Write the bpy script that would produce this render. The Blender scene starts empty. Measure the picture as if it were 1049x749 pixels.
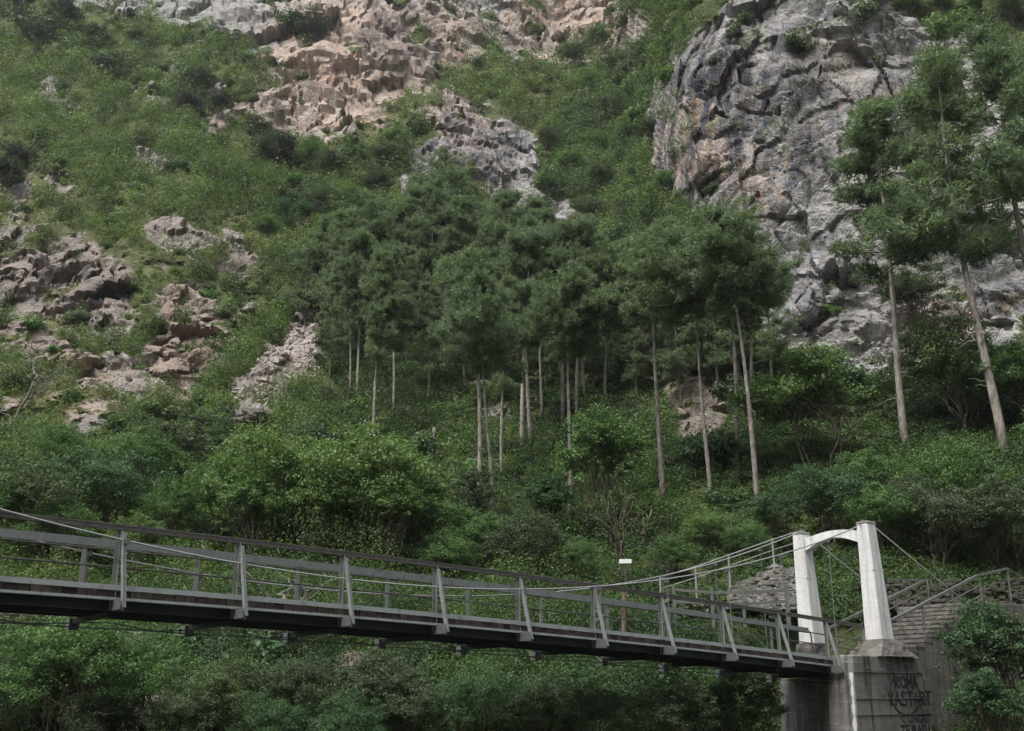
import bpy, math, random
import numpy as np
rng = np.random.default_rng(7)
random.seed(7)
sc = bpy.context.scene
COL = sc.collection
rad = math.radians

# ------------------------------------------------------------------ survey camera (measured from the photograph)
F_PX, PITCH, ROLL, CX, CY = 1101.7, rad(17.016), rad(-0.218), 524.5, 374.5
_r0 = np.array([1, 0, 0.]); FW = np.array([0, math.cos(PITCH), math.sin(PITCH)]); _u0 = np.array([0, -math.sin(PITCH), math.cos(PITCH)])
RT = math.cos(ROLL) * _r0 + math.sin(ROLL) * _u0
UP = math.cos(ROLL) * _u0 - math.sin(ROLL) * _r0

def rays(u, v):
    u = np.asarray(u, float); v = np.asarray(v, float)
    d = FW + ((u - CX) / F_PX)[..., None] * RT - ((v - CY) / F_PX)[..., None] * UP
    return d / d[..., 1:2]

# ------------------------------------------------------------------ noise
def _h(ix, iy, iz, s):
    n = (ix.astype(np.int64) * 73856093) ^ (iy.astype(np.int64) * 19349663) ^ (iz.astype(np.int64) * 83492791) ^ (s * 2654435761)
    n = n & 0xFFFFFFFF
    n = ((n ^ (n >> 16)) * 0x45d9f3b) & 0xFFFFFFFF
    n = ((n ^ (n >> 16)) * 0x45d9f3b) & 0xFFFFFFFF
    n = n ^ (n >> 16)
    return n.astype(np.float64) / 4294967295.0

def noise3(P, s=0):
    I = np.floor(P).astype(np.int64); f = P - I
    w = f * f * f * (f * (f * 6 - 15) + 10)
    out = np.zeros(len(P))
    for dx in (0, 1):
        for dy in (0, 1):
            for dz in (0, 1):
                a, b, c = I[:, 0] + dx, I[:, 1] + dy, I[:, 2] + dz
                th = _h(a, b, c, s) * 6.28318; cz = _h(a, b, c, s + 17) * 2 - 1
                sz = np.sqrt(np.maximum(0, 1 - cz * cz))
                g = np.cos(th) * sz * (f[:, 0] - dx) + np.sin(th) * sz * (f[:, 1] - dy) + cz * (f[:, 2] - dz)
                wx = w[:, 0] if dx else 1 - w[:, 0]; wy = w[:, 1] if dy else 1 - w[:, 1]; wz = w[:, 2] if dz else 1 - w[:, 2]
                out += g * wx * wy * wz
    return out * 1.5

def fbm(P, sc_, oct=4, s=0):
    r = np.zeros(len(P)); a = 1.0; f = 1.0 / sc_; t = 0
    for o in range(oct):
        r += a * noise3(P * f + 13.7 * o, s + o); t += a; a *= 0.5; f *= 2.03
    return r / t * 1.6

def facets(P, S, s):
    """blocky rock: every cell of a jittered grid is its own tilted plane"""
    Q = P / S; I = np.floor(Q).astype(np.int64)
    best = np.full(len(P), 9e9); sec = np.full(len(P), 9e9); disp = np.zeros(len(P))
    for dx in (-1, 0, 1):
        for dy in (-1, 0, 1):
            for dz in (-1, 0, 1):
                a, b, c = I[:, 0] + dx, I[:, 1] + dy, I[:, 2] + dz
                sx = a + _h(a, b, c, s); sy = b + _h(a, b, c, s + 1); sz = c + _h(a, b, c, s + 2)
                vx, vy, vz = Q[:, 0] - sx, Q[:, 1] - sy, Q[:, 2] - sz
                dd = vx * vx + vy * vy + vz * vz
                d_ = (_h(a, b, c, s + 3) - .5) * 1.1 + vx * (_h(a, b, c, s + 4) - .5) * 1.6 + vy * (_h(a, b, c, s + 5) - .5) * 1.2 + vz * (_h(a, b, c, s + 6) - .5) * 1.6
                m = dd < best
                sec = np.where(m, best, np.minimum(sec, dd))
                best = np.where(m, dd, best); disp = np.where(m, d_, disp)
    edge = np.sqrt(sec) - np.sqrt(best)
    return disp - .28 * np.exp(-edge * 9), edge

def sst(x, a, b):
    t = np.clip((x - a) / (b - a), 0, 1); return t * t * (3 - 2 * t)

# ------------------------------------------------------------------ object helpers
def tag(o, label=None, cat=None, group=None, kind=None):
    if label: o['label'] = label
    if cat: o['category'] = cat
    if group: o['group'] = group
    if kind: o['kind'] = kind
    return o

def empty(name, loc=(0, 0, 0), rz=0.0):
    o = bpy.data.objects.new(name, None); COL.objects.link(o)
    o.location = loc; o.rotation_euler = (0, 0, rz); o.empty_display_size = .2
    return o

def link(name, me, mat=None, parent=None):
    o = bpy.data.objects.new(name, me); COL.objects.link(o)
    if mat is not None and not me.materials: me.materials.append(mat)
    if parent is not None: o.parent = parent
    return o

class MB:
    def __init__(s): s.v = []; s.f = []
    def add(s, v, f):
        b = len(s.v); s.v += [tuple(map(float, p)) for p in v]; s.f += [tuple(b + i for i in q) for q in f]
    def box8(s, c):
        s.add(c, [(0, 3, 2, 1), (4, 5, 6, 7), (0, 1, 5, 4), (1, 2, 6, 5), (2, 3, 7, 6), (3, 0, 4, 7)])
    def bar(s, a, b, w, h, up=(0, 0, 1)):
        a = np.array(a, float); b = np.array(b, float); t = b - a; t /= np.linalg.norm(t)
        up = np.array(up, float)
        if abs(t @ up) > .98: up = np.array([1., 0, 0])
        x = np.cross(t, up); x /= np.linalg.norm(x); y = np.cross(x, t)
        q = [(-1, -1), (1, -1), (1, 1), (-1, 1)]
        s.box8([a + x * i * w / 2 + y * j * h / 2 for i, j in q] + [b + x * i * w / 2 + y * j * h / 2 for i, j in q])
    def tube(s, pts, radii, n=6, cap=True):
        pts = np.array(pts, float); m = len(pts)
        if np.isscalar(radii): radii = [radii] * m
        t = np.gradient(pts, axis=0); t /= np.linalg.norm(t, axis=1)[:, None] + 1e-9
        ref = np.array([.31, .17, .93]) if abs(t[:, 2]).mean() < .8 else np.array([.94, .3, .1])
        V = []
        for i in range(m):
            x = np.cross(t[i], ref); x /= np.linalg.norm(x); y = np.cross(t[i], x)
            for k in range(n):
                a = 2 * math.pi * k / n; V.append(pts[i] + radii[i] * (math.cos(a) * x + math.sin(a) * y))
        Fc = [(i * n + k, i * n + (k + 1) % n, (i + 1) * n + (k + 1) % n, (i + 1) * n + k) for i in range(m - 1) for k in range(n)]
        if cap: Fc += [tuple(range(n - 1, -1, -1)), tuple((m - 1) * n + k for k in range(n))]
        s.add(V, Fc)
    def mesh(s, name, smooth=False):
        me = bpy.data.meshes.new(name); me.from_pydata(s.v, [], s.f); me.update()
        if smooth: me.polygons.foreach_set('use_smooth', [True] * len(me.polygons))
        return me
    def build(s, name, mat, parent=None, smooth=False, bevel=0):
        o = link(name, s.mesh(name, smooth), mat, parent)
        if bevel:
            m = o.modifiers.new('bevel', 'BEVEL'); m.width = bevel; m.segments = 1; m.limit_method = 'ANGLE'
        return o

def np_mesh(name, V, k, rnd=None, tint=None):
    """V: (N*k,3) vertices of N separate k-gons"""
    n = len(V) // k; me = bpy.data.meshes.new(name)
    me.vertices.add(n * k); me.vertices.foreach_set('co', np.ascontiguousarray(V, dtype=np.float32).ravel())
    me.loops.add(n * k); me.loops.foreach_set('vertex_index', np.arange(n * k, dtype=np.int32))
    me.polygons.add(n); me.polygons.foreach_set('loop_start', np.arange(0, n * k, k, dtype=np.int32))
    try: me.polygons.foreach_set('loop_total', np.full(n, k, dtype=np.int32))
    except Exception: pass
    if rnd is None: rnd = rng.random(n)
    a = me.attributes.new('rnd', 'FLOAT', 'FACE'); a.data.foreach_set('value', np.asarray(rnd, dtype=np.float32))
    if tint is not None:
        c = me.attributes.new('tint', 'FLOAT_COLOR', 'FACE')
        c.data.foreach_set('color', np.c_[tint, np.ones(n)].astype(np.float32).ravel())
    me.update(calc_edges=True); me.validate()
    return me

# ------------------------------------------------------------------ materials
def new_mat(name):
    m = bpy.data.materials.new(name); m.use_nodes = True; nt = m.node_tree; nt.nodes.clear()
    return m, nt
class NT:
    def __init__(s, nt): s.nt = nt
    def n(s, t, **kw):
        q = s.nt.nodes.new(t)
        for k, v in kw.items(): setattr(q, k, v)
        return q
    def l(s, a, b): s.nt.links.new(a, b)
    def val(s, sock, v):
        if hasattr(v, 'is_linked') or isinstance(v, bpy.types.NodeSocket): s.l(v, sock)
        else: sock.default_value = v
    def mix(s, fac, a, b, blend='MIX'):
        q = s.n('ShaderNodeMix', data_type='RGBA', blend_type=blend)
        s.val(q.inputs[0], fac); s.val(q.inputs[6], a if not isinstance(a, tuple) else (*a, 1)[:4]); s.val(q.inputs[7], b if not isinstance(b, tuple) else (*b, 1)[:4])
        return q.outputs[2]
    def math(s, op, a, b=0.0, clamp=False):
        q = s.n('ShaderNodeMath', operation=op, use_clamp=clamp); s.val(q.inputs[0], a); s.val(q.inputs[1], b); return q.outputs[0]
    def rng(s, x, a, b, c=0., d=1.):
        q = s.n('ShaderNodeMapRange'); s.val(q.inputs[0], x)
        for i, w in enumerate((a, b, c, d)): q.inputs[i + 1].default_value = w
        return q.outputs[0]
    def noise(s, vec, scale, detail=4, rough=.55, dist=0):
        q = s.n('ShaderNodeTexNoise'); s.l(vec, q.inputs['Vector']); q.inputs['Scale'].default_value = scale
        q.inputs['Detail'].default_value = detail; q.inputs['Roughness'].default_value = rough; q.inputs['Distortion'].default_value = dist
        return q.outputs['Fac']
    def vor(s, vec, scale, feature='F1'):
        q = s.n('ShaderNodeTexVoronoi', feature=feature); s.l(vec, q.inputs['Vector']); q.inputs['Scale'].default_value = scale
        return q
    def scale(s, vec, v):
        q = s.n('ShaderNodeMapping'); s.l(vec, q.inputs[0]); q.inputs['Scale'].default_value = v; return q.outputs[0]
    def attr(s, name):
        return s.n('ShaderNodeAttribute', attribute_name=name)
    def bump(s, h, strength, dist, normal=None):
        q = s.n('ShaderNodeBump'); s.l(h, q.inputs['Height']); q.inputs['Strength'].default_value = strength; q.inputs['Distance'].default_value = dist
        if normal is not None: s.l(normal, q.inputs['Normal'])
        return q.outputs[0]
    def out(s, sh):
        q = s.n('ShaderNodeOutputMaterial'); s.l(sh, q.inputs[0])
    def bsdf(s, col, rough=.8, metal=0, normal=None, spec=.3):
        q = s.n('ShaderNodeBsdfPrincipled'); s.val(q.inputs['Base Color'], col if not isinstance(col, tuple) else (*col, 1)[:4])
        s.val(q.inputs['Roughness'], rough); q.inputs['Metallic'].default_value = metal; q.inputs['Specular IOR Level'].default_value = spec
        if normal is not None: s.l(normal, q.inputs['Normal'])
        return q.outputs[0]

def leaf_mat(name, a, b, c, use_tint=False, transl=.28, rough=.5):
    """a..b: leaf to leaf range, c: colour other plants of the kind lean to"""
    m, nt = new_mat(name); N = NT(nt)
    r = N.attr('rnd').outputs['Fac']
    if a: a, b, c = [tuple(.87 * x + .13 * (.25 * q[0] + .65 * q[1] + .1 * q[2]) for x in q) for q in (a, b, c)]
    if use_tint:
        col = N.mix(r, N.attr('tint').outputs['Color'], N.mix(1.0, N.attr('tint').outputs['Color'], (1.22, 1.25, 1.1), 'MULTIPLY'))
    else:
        col = N.mix(r, a, b)
        oi = N.n('ShaderNodeObjectInfo')
        col = N.mix(N.math('MULTIPLY', oi.outputs['Random'], .75), col, N.mix(r, c, tuple(x * 1.25 for x in c)))
    p = N.bsdf(col, rough, spec=.22)
    t = N.n('ShaderNodeBsdfTranslucent'); N.l(N.mix(1.0, col, (1.1, 1.25, .6), 'MULTIPLY'), t.inputs[0])
    ms = N.n('ShaderNodeMixShader'); ms.inputs[0].default_value = transl
    N.l(p, ms.inputs[1]); N.l(t.outputs[0], ms.inputs[2]); N.out(ms.outputs[0])
    return m

M = {}
M['pine'] = leaf_mat('pine_needles', (.098, .144, .088), (.168, .226, .130), (.135, .180, .096), transl=.38)
M['broad'] = leaf_mat('broad_leaves', (.058, .122, .032), (.115, .205, .056), (.070, .140, .038))
M['light'] = leaf_mat('light_leaves', (.080, .142, .036), (.140, .220, .062), (.100, .162, .044))
M['teal'] = leaf_mat('bluish_leaves', (.038, .086, .036), (.075, .140, .056), (.046, .098, .034))
M['dark'] = leaf_mat('evergreen_leaves', (.046, .074, .034), (.082, .116, .054), (.072, .092, .050), transl=.26)
M['oak'] = leaf_mat('holm_oak_leaves', (.034, .050, .028), (.062, .082, .044), (.056, .068, .042), transl=.18)
M['scrub'] = leaf_mat('scrub_leaves', (.060, .100, .036), (.105, .150, .060), (.085, .110, .055), transl=.25)
M['olive'] = leaf_mat('olive_leaves', (.060, .105, .030), (.115, .165, .052), (.080, .115, .042), transl=.25)
M['ivy'] = leaf_mat('undergrowth_leaves', None, None, None, use_tint=True, transl=.34)

def bark_mat(name, a, b, scale=6):
    m, nt = new_mat(name); N = NT(nt); tc = N.n('ShaderNodeTexCoord').outputs['Object']
    n1 = N.noise(N.scale(tc, (1, 1, .28)), scale, 5, .65)
    n2 = N.noise(tc, 1.3, 3)
    oi = N.n('ShaderNodeObjectInfo').outputs['Random']
    col = N.mix(N.rng(n1, .36, .64), a, b)
    col = N.mix(N.rng(n2, .45, .7, 0, .6), col, tuple(x * .55 for x in a))
    col = N.mix(1.0, col, N.mix(oi, (.72, .72, .72), (1.15, 1.12, 1.1)), 'MULTIPLY')
    N.out(N.bsdf(col, .9, normal=N.bump(n1, .8, .03), spec=.15)); return m
M['pine_bark'] = bark_mat('pine_bark', (.15, .13, .11), (.40, .37, .335), 7)
M['bark'] = bark_mat('tree_bark', (.07, .055, .042), (.19, .16, .13), 9)
M['dead'] = bark_mat('dead_wood', (.14, .13, .115), (.28, .265, .245), 9)

def steel_mat(name, base, rustc, rust=.5, rough=.55, metal=.0):
    m, nt = new_mat(name); N = NT(nt); tc = N.n('ShaderNodeNewGeometry').outputs['Position']
    n1 = N.noise(tc, 5, 6, .65); n2 = N.noise(N.scale(tc, (9, 9, 1.5)), 3, 4, .6); n3 = N.noise(tc, 40, 2)
    col = N.mix(N.rng(n1, .52, .72, 0, rust), base, rustc)
    col = N.mix(N.rng(n2, .55, .75, 0, .45), col, tuple(x * .5 for x in base))
    col = N.mix(N.rng(n3, .3, .7, 0, .25), col, tuple(min(1, x * 1.35) for x in base))
    N.out(N.bsdf(col, N.rng(n1, .3, .7, rough - .1, rough + .2), metal, N.bump(n3, .15, .004), .4)); return m
def timber(name, a, b):
    m, nt = new_mat(name); N = NT(nt); tc = N.n('ShaderNodeNewGeometry').outputs['Position']
    r = N.n('ShaderNodeNewGeometry').outputs['Random Per Island']
    n = N.noise(tc, 14, 5, .6)
    col = N.mix(N.rng(r, 0, 1), a, b); col = N.mix(N.rng(n, .4, .7, 0, .6), col, tuple(x * .45 for x in a))
    N.out(N.bsdf(col, .9, normal=N.bump(n, .5, .01), spec=.1)); return m
M['steel'] = steel_mat('galvanised_steel', (.185, .195, .188), (.085, .075, .048), .9, .6)
M['steel_dark'] = steel_mat('dark_girder_paint', (.012, .013, .015), (.02, .015, .011), .6, .6)
M['rail_dark'] = steel_mat('dark_handrail', (.085, .078, .068), (.035, .028, .022), .9, .65)
M['rail_top'] = timber('weathered_rail_capping', (.13, .12, .105), (.19, .18, .16))
M['gusset'] = steel_mat('dark_gusset_paint', (.085, .09, .088), (.06, .045, .035), .6, .6)  # darker base colour than the post steel
M['rail_grey'] = steel_mat('grey_handrail_board', (.165, .185, .175), (.07, .07, .045), .9, .6)
M['kerb'] = steel_mat('kerb_board_grey', (.30, .315, .31), (.09, .08, .065), .85, .6)
M['cable'] = steel_mat('cable_strand', (.26, .26, .25), (.15, .13, .115), .4, .5)
M['wire'] = steel_mat('hanger_rod', (.13, .13, .13), (.08, .07, .06), .5, .5)
M['stair_rail'] = steel_mat('stair_rail_steel', (.12, .125, .115), (.13, .11, .09), .6, .6)

M['plank'] = timber('weathered_planks', (.035, .028, .024), (.085, .072, .06))

def concrete(name, base, stain, dirt=.8, streak=.9, white=False):
    m, nt = new_mat(name); N = NT(nt); g = N.n('ShaderNodeNewGeometry'); tc = g.outputs['Position']
    n1 = N.noise(tc, .9, 6, .65); n2 = N.noise(N.scale(tc, (3.2, 3.2, .22)), 1.6, 5, .65); n3 = N.noise(tc, 16, 5, .7); n4 = N.noise(N.scale(tc, (.6, .6, 5)), 1.5, 4, .6)
    col = N.mix(N.rng(n1, .35, .68, 0, dirt), base, stain)
    col = N.mix(N.rng(n2, .48, .68, 0, streak), col, tuple(x * .45 for x in stain))
    if not white: col = N.mix(N.rng(n4, .56, .70, 0, .5), col, tuple(min(1, x * 1.5) for x in base))
    col = N.mix(N.rng(n3, .42, .62, 0, .3), col, tuple(x * .6 for x in stain))
    h = N.math('ADD', N.math('MULTIPLY', n3, .5), n4)
    N.out(N.bsdf(col, .88, normal=N.bump(h, .35, .03 if not white else .01), spec=.2)); return m
M['white'] = concrete('white_painted_concrete', (.72, .72, .715), (.46, .44, .40), .5, .42, True)
M['concrete'] = concrete('old_concrete', (.23, .222, .205), (.085, .08, .072), 1.0, 1.0)
M['plinth'] = concrete('rough_plinth', (.20, .19, .17), (.065, .06, .05), .9, .5)
M['stair'] = concrete('stair_concrete', (.20, .185, .165), (.08, .07, .06), .9, .8)
def plain(name, c, r=.8):
    m, nt = new_mat(name); N = NT(nt); tc = N.n('ShaderNodeNewGeometry').outputs['Position']
    n = N.noise(tc, 30, 4); N.out(N.bsdf(N.mix(N.rng(n, .35, .7, 0, .5), c, tuple(x * .7 for x in c)), r)); return m
M['paint_black'] = plain('graffiti_paint', (.025, .025, .03))
M['lime'] = plain('lime_deposit', (.55, .54, .51))
M['sign'] = plain('white_sign', (.85, .86, .85), .4)

def stone_mat(name, a, b, c, sc_=1.0):
    m, nt = new_mat(name); N = NT(nt); g = N.n('ShaderNodeNewGeometry'); tc = g.outputs['Position']
    r = g.outputs['Random Per Island']
    n1 = N.noise(tc, 2.2 * sc_, 6, .7); n2 = N.noise(tc, .7 * sc_, 3)
    col = N.mix(r, a, b); col = N.mix(N.rng(n2, .4, .65), col, c); col = N.mix(N.rng(n1, .4, .7, 0, .6), col, tuple(x * .5 for x in a))
    N.out(N.bsdf(col, .92, normal=N.bump(n1, .9, .08), spec=.15)); return m
M['stone'] = stone_mat('wall_stone', (.15, .145, .13), (.31, .30, .275), (.17, .17, .145), 2)
M['stone_dark'] = stone_mat('dark_wall_stone', (.06, .055, .045), (.12, .11, .095), (.07, .075, .05), 2)
M['boulder'] = stone_mat('boulder_stone', (.055, .052, .046), (.105, .098, .088), (.075, .065, .052))
M['scree'] = stone_mat('scree_stone', (.34, .30, .28), (.55, .52, .49), (.44, .37, .33), 3)

def terrain_mat():
    m, nt = new_mat('hillside_rock_and_soil'); N = NT(nt); g = N.n('ShaderNodeNewGeometry'); P = g.outputs['Position']
    at = N.attr('mask'); sep = N.n('ShaderNodeSeparateColor'); N.l(at.outputs['Color'], sep.inputs[0])
    rock, warm, dark = sep.outputs[0], sep.outputs[1], sep.outputs[2]
    dry = N.attr('dry').outputs['Fac']
    n_big = N.noise(P, .07, 5, .6); n_mid = N.noise(P, .32, 6, .65, .4); n_fine = N.noise(P, 1.7, 6, .7)
    n_str = N.noise(N.scale(P, (.55, .55, .05)), 1.0, 6, .65, .6); n_str2 = N.noise(N.scale(P, (1.7, 1.7, .13)), 1.0, 5, .6, .4)
    v = N.vor(N.scale(P, (1, 1, .7)), .55)
    grey = N.mix(N.rng(n_mid, .34, .66), (.15, .15, .152), (.32, .313, .30))
    grey = N.mix(N.rng(n_fine, .42, .68, 0, .75), grey, (.45, .437, .415))
    grey = N.mix(N.rng(n_big, .45, .62, 0, .55), grey, (.24, .225, .205))
    tan = N.mix(N.rng(n_mid, .36, .64), (.26, .205, .17), (.42, .35, .30))
    tan = N.mix(N.rng(n_str, .50, .66, 0, .8), tan, (.36, .21, .125))
    tan = N.mix(N.rng(n_fine, .45, .7, 0, .6), tan, (.46, .40, .35))
    rc = N.mix(warm, grey, tan)
    rc = N.mix(N.math('MULTIPLY', dark, N.rng(n_str, .38, .56), True), rc, (.055, .060, .074))
    rc = N.mix(N.math('MULTIPLY', dark, N.rng(n_str2, .55, .68, 0, .8), True), rc, (.29, .175, .095))
    lich = N.math('MULTIPLY', N.rng(n_fine, .56, .66), N.rng(n_big, .4, .6), True)
    rc = N.mix(N.math('MULTIPLY', lich, .5), rc, (.14, .15, .09))
    soil = N.mix(N.rng(n_mid, .35, .65), (.040, .056, .022), (.080, .104, .038))
    soil = N.mix(N.rng(n_fine, .52, .66, 0, .55), soil, (.13, .115, .06))
    soil = N.mix(N.math('MULTIPLY', dry, N.rng(n_fine, .3, .65), True), soil, (.19, .165, .095))
    sch = N.attr('schist').outputs['Fac']
    scol = N.mix(N.rng(n_mid, .36, .64), (.085, .074, .072), (.195, .170, .155)); scol = N.mix(N.rng(n_fine, .45, .68, 0, .7), scol, (.27, .245, .225)); scol = N.mix(N.math('MULTIPLY', warm, .75), scol, (.26, .195, .15))
    rc = N.mix(sch, rc, scol)
    edge = N.math('ADD', rock, N.math('MULTIPLY', N.math('SUBTRACT', n_fine, .5), .9))
    col = N.mix(N.rng(edge, .40, .56), soil, rc)
    v2 = N.vor(N.scale(P, (1, 1, .55)), 1.5, 'DISTANCE_TO_EDGE')
    ck = N.rng(v2.outputs['Distance'], 0, .09)
    h = N.math('ADD', N.math('MULTIPLY', n_fine, .9), N.math('MULTIPLY', n_mid, 1.2)); h = N.math('ADD', h, N.math('MULTIPLY', v.outputs['Distance'], -.3)); h = N.math('ADD', h, N.math('MULTIPLY', ck, .25))
    b = N.bump(h, .7, .7)
    N.out(N.bsdf(col, .95, normal=b, spec=.1)); return m
M['terrain'] = terrain_mat()
mh, nth = new_mat('wooded_hill'); NH = NT(nth); ph2 = NH.n('ShaderNodeNewGeometry').outputs['Position']; nh = NH.noise(ph2, .12, 6, .7); NH.out(NH.bsdf(NH.mix(NH.rng(nh, .35, .65), (.03, .05, .02), (.11, .12, .07)), .9, normal=NH.bump(nh, 1, 3))); M['sky_block_hills'] = mh

# ------------------------------------------------------------------ the hillside: surveyed depths -> real surface
GX = np.array([-400, -100, 0, 150, 300, 450, 560, 640, 688, 760, 850, 950, 1049, 1200, 1450.])
GY = np.array([-160, -80, 0, 60, 130, 200, 300, 400, 500, 600, 700, 760, 850, 1000.])
LEFT = [400, 310, 245, 200, 160, 130, 102, 80, 62, 46, 36, 32, 26, 19]
TAB = np.array([
    [410, 325, 255, 210, 168, 137, 106, 82, 62, 46, 35, 31, 26, 19], LEFT, LEFT,
    [300, 265, 232, 196, 160, 130, 102, 80, 62, 46, 36, 32, 26, 19],
    [285, 255, 228, 204, 172, 144, 112, 88, 66, 48, 36, 32, 26, 19],
    [275, 250, 226, 206, 160, 140, 112, 88, 66, 49, 37, 33, 27, 20],
    [290, 265, 242, 226, 178, 150, 115, 88, 66, 49, 37, 33, 27, 20],
    [275, 255, 236, 216, 182, 148, 108, 84, 64, 48, 37, 33, 27, 20],
    [160, 140, 126, 116, 108, 101, 94, 80, 62, 47, 37, 33, 27, 20],
    [150, 130, 116, 108, 101, 95, 88, 76, 60, 46, 39.5, 37, 31, 22],
    [145, 124, 110, 103, 97, 91, 84, 72, 57, 46, 42, 39.5, 33, 22],
    [140, 122, 108, 101, 95, 89, 81, 69, 56, 46, 43, 39.5, 33, 22],
    [140, 120, 107, 100, 94, 88, 79, 67, 55, 46, 42, 36, 28, 21],
    [140, 118, 105, 98, 92, 86, 77, 65, 54, 46, 42, 36, 28, 21],
    [140, 118, 105, 98, 92, 86, 77, 65, 54, 46, 42, 36, 28, 21.]]).T
U = np.r_[np.arange(-400, -24, 12), np.arange(-24, 1076, 1.7), np.arange(1076, 1452, 12)]
V = np.r_[np.arange(-160, -16, 8), np.arange(-16, 772, 1.7), np.arange(772, 1002, 9)]
def depth_grid():
    # linear in log depth on a 10 px lattice, smoothed, then read at U, V
    lu = np.arange(-440, 1500, 10.); lv = np.arange(-200, 1050, 10.)
    A = np.array([np.interp(lu, GX, r) for r in np.log(TAB)])
    A = np.array([np.interp(lv, GY, A[:, i]) for i in range(len(lu))]).T
    def blur(A, ax, s):
        k = np.exp(-.5 * (np.arange(-int(3 * s), int(3 * s) + 1) / s) ** 2); k /= k.sum()
        r = len(k) // 2; Ap = np.concatenate([np.repeat(np.take(A, [0], ax), r, ax), A, np.repeat(np.take(A, [-1], ax), r, ax)], ax)
        return np.apply_along_axis(lambda x: np.convolve(x, k, 'valid'), ax, Ap)
    A = blur(blur(A, 0, 2.6), 1, 1.5)
    B = np.array([np.interp(U, lu, r) for r in A]); B = np.array([np.interp(V, lv, B[:, i]) for i in range(len(U))]).T
    return np.exp(B)
Yg = depth_grid()
UU, VV = np.meshgrid(U, V)
P0g = rays(UU, VV) * Yg[..., None]
nu, nv = len(U), len(V)
def grid_normals(P):
    du = np.gradient(P, axis=1); dv = np.gradient(P, axis=0)
    n = np.cross(du, -dv); n /= np.linalg.norm(n, axis=2)[..., None] + 1e-9
    s = np.sign((n * -P).sum(2)); return n * s[..., None]
Nrm = grid_normals(P0g)
Pf = P0g.reshape(-1, 3)
# region masks (where bare rock shows), ragged by noise in the surface itself
wu = UU.ravel() + 16 * fbm(Pf, 9, 3, 50) + 9 * fbm(Pf, 3, 2, 51); wv = VV.ravel() + 14 * fbm(Pf, 9, 3, 60) + 8 * fbm(Pf, 3, 2, 61)
def ell(cx, cy, rx, ry, rot=0, soft=.35):
    a = rad(rot); x = wu - cx; y = wv - cy
    e = np.sqrt(((x * math.cos(a) + y * math.sin(a)) / rx) ** 2 + ((-x * math.sin(a) + y * math.cos(a)) / ry) ** 2)
    return 1 - sst(e, 1 - soft, 1 + soft)
def region(L): 
    r = np.zeros(len(Pf))
    for e in L: r = np.maximum(r, ell(*e[:5]) * (e[5] if len(e) > 5 else 1))
    return r
cliff = region([(745, 120, 75, 105, 8), (830, 90, 95, 85, 0), (850, 210, 70, 110, 5), (900, 60, 110, 60, 15), (805, 250, 30, 40, 0), (960, 130, 70, 70, 0),
                (905, 300, 90, 70, 0), (1030, 260, 60, 60, 0), (770, 40, 70, 40, -20), (980, 50, 40, 25, 20), (1000, 330, 50, 30, 0, .8), (1120, 130, 80, 110, 0), (1140, 290, 80, 60, 0), (1210, 60, 60, 70, 0), (830, 330, 40, 30, 0, .8)])
# ledges on the cliff keep some green
rock = cliff.copy()
butt = region([(475, 130, 45, 28, 30), (515, 165, 40, 40, 40), (560, 215, 45, 22, 35), (440, 175, 35, 22, -30, .9)])
top = region([(420, 20, 140, 56, -10), (560, 15, 105, 46, 10), (335, 92, 80, 50, -20), (290, 40, 70, 30, 10, .9), (380, 60, 60, 50, 0), (230, 20, 70, 24, 10), (120, 8, 60, 14, 0, .9), (300, 30, 60, 25, 20, .8), (420, 90, 35, 25, 0, .8)])
left = region([(45, 282, 72, 50, 15), (100, 305, 38, 36, 30), (190, 355, 42, 58, 12), (90, 430, 40, 26, 0, .8), (130, 385, 30, 24, 30, .8), (30, 345, 40, 14, 10, .9), (75, 375, 55, 18, 25, .9), (185, 255, 40, 14, 10, .8), (10, 200, 28, 20, 30, .9),
               (50, 180, 30, 9, 35, .8), (20, 430, 30, 22, 0, .8), (150, 170, 30, 10, 30, .7), (265, 125, 45, 10, 15, .8), (225, 130, 20, 16, 0, .7), (60, 95, 30, 8, 40, .6), (215, 100, 18, 8, 20, .7), (165, 100, 20, 6, 20, .6), (240, 270, 15, 20, -20, .7), (120, 410, 30, 12, 20, .6)])
scree = region([(303, 368, 24, 34, 25), (278, 394, 20, 20, 30), (258, 424, 13, 20, 10), (318, 332, 12, 30, 15)])
low = region([(712, 425, 30, 44, 0, .55), (660, 365, 35, 25, 0), (640, 350, 30, 18, 0, .9), (60, 690, 80, 45, 0, .9), (30, 640, 45, 20, 0, .9), (110, 735, 70, 20, 0, .9), (365, 695, 22, 22, 0, .9), (140, 670, 40, 30, 0, .8), (500, 430, 30, 14, 0, .5), (320, 740, 40, 10, 0, .5)])
patch = sst(fbm(Pf * np.array([1, 1, 1.6]), 6.5, 4, 81), -.60, -.12); patch2 = sst(fbm(Pf * np.array([1, 1, 1.8]), 8, 4, 82), -.85, -.25)
left = left * patch; low = low * patch; top = top * patch2; butt = butt * patch2
rock = np.maximum.reduce([rock, butt, top, left, scree, low])
sparse = sst(VV.ravel(), 520, 420) * sst(UU.ravel(), 640, 560)
small = sst(fbm(Pf, 6, 4, 70), .50, .70) * sparse * .7
rock = np.maximum(rock, small)
ledge = sst(fbm(Pf * np.array([1, 1, 2.2]), 8, 4, 71), .30, .48)
rock = rock * (1 - .5 * ledge * (cliff > .3))
rock = rock * (1 - .8 * sst(fbm(Pf, 10, 4, 72), .28, .45) * (top > .2))
schist = np.clip(np.maximum(left, low) + small - .9 * scree, 0, 1) * .85
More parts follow.
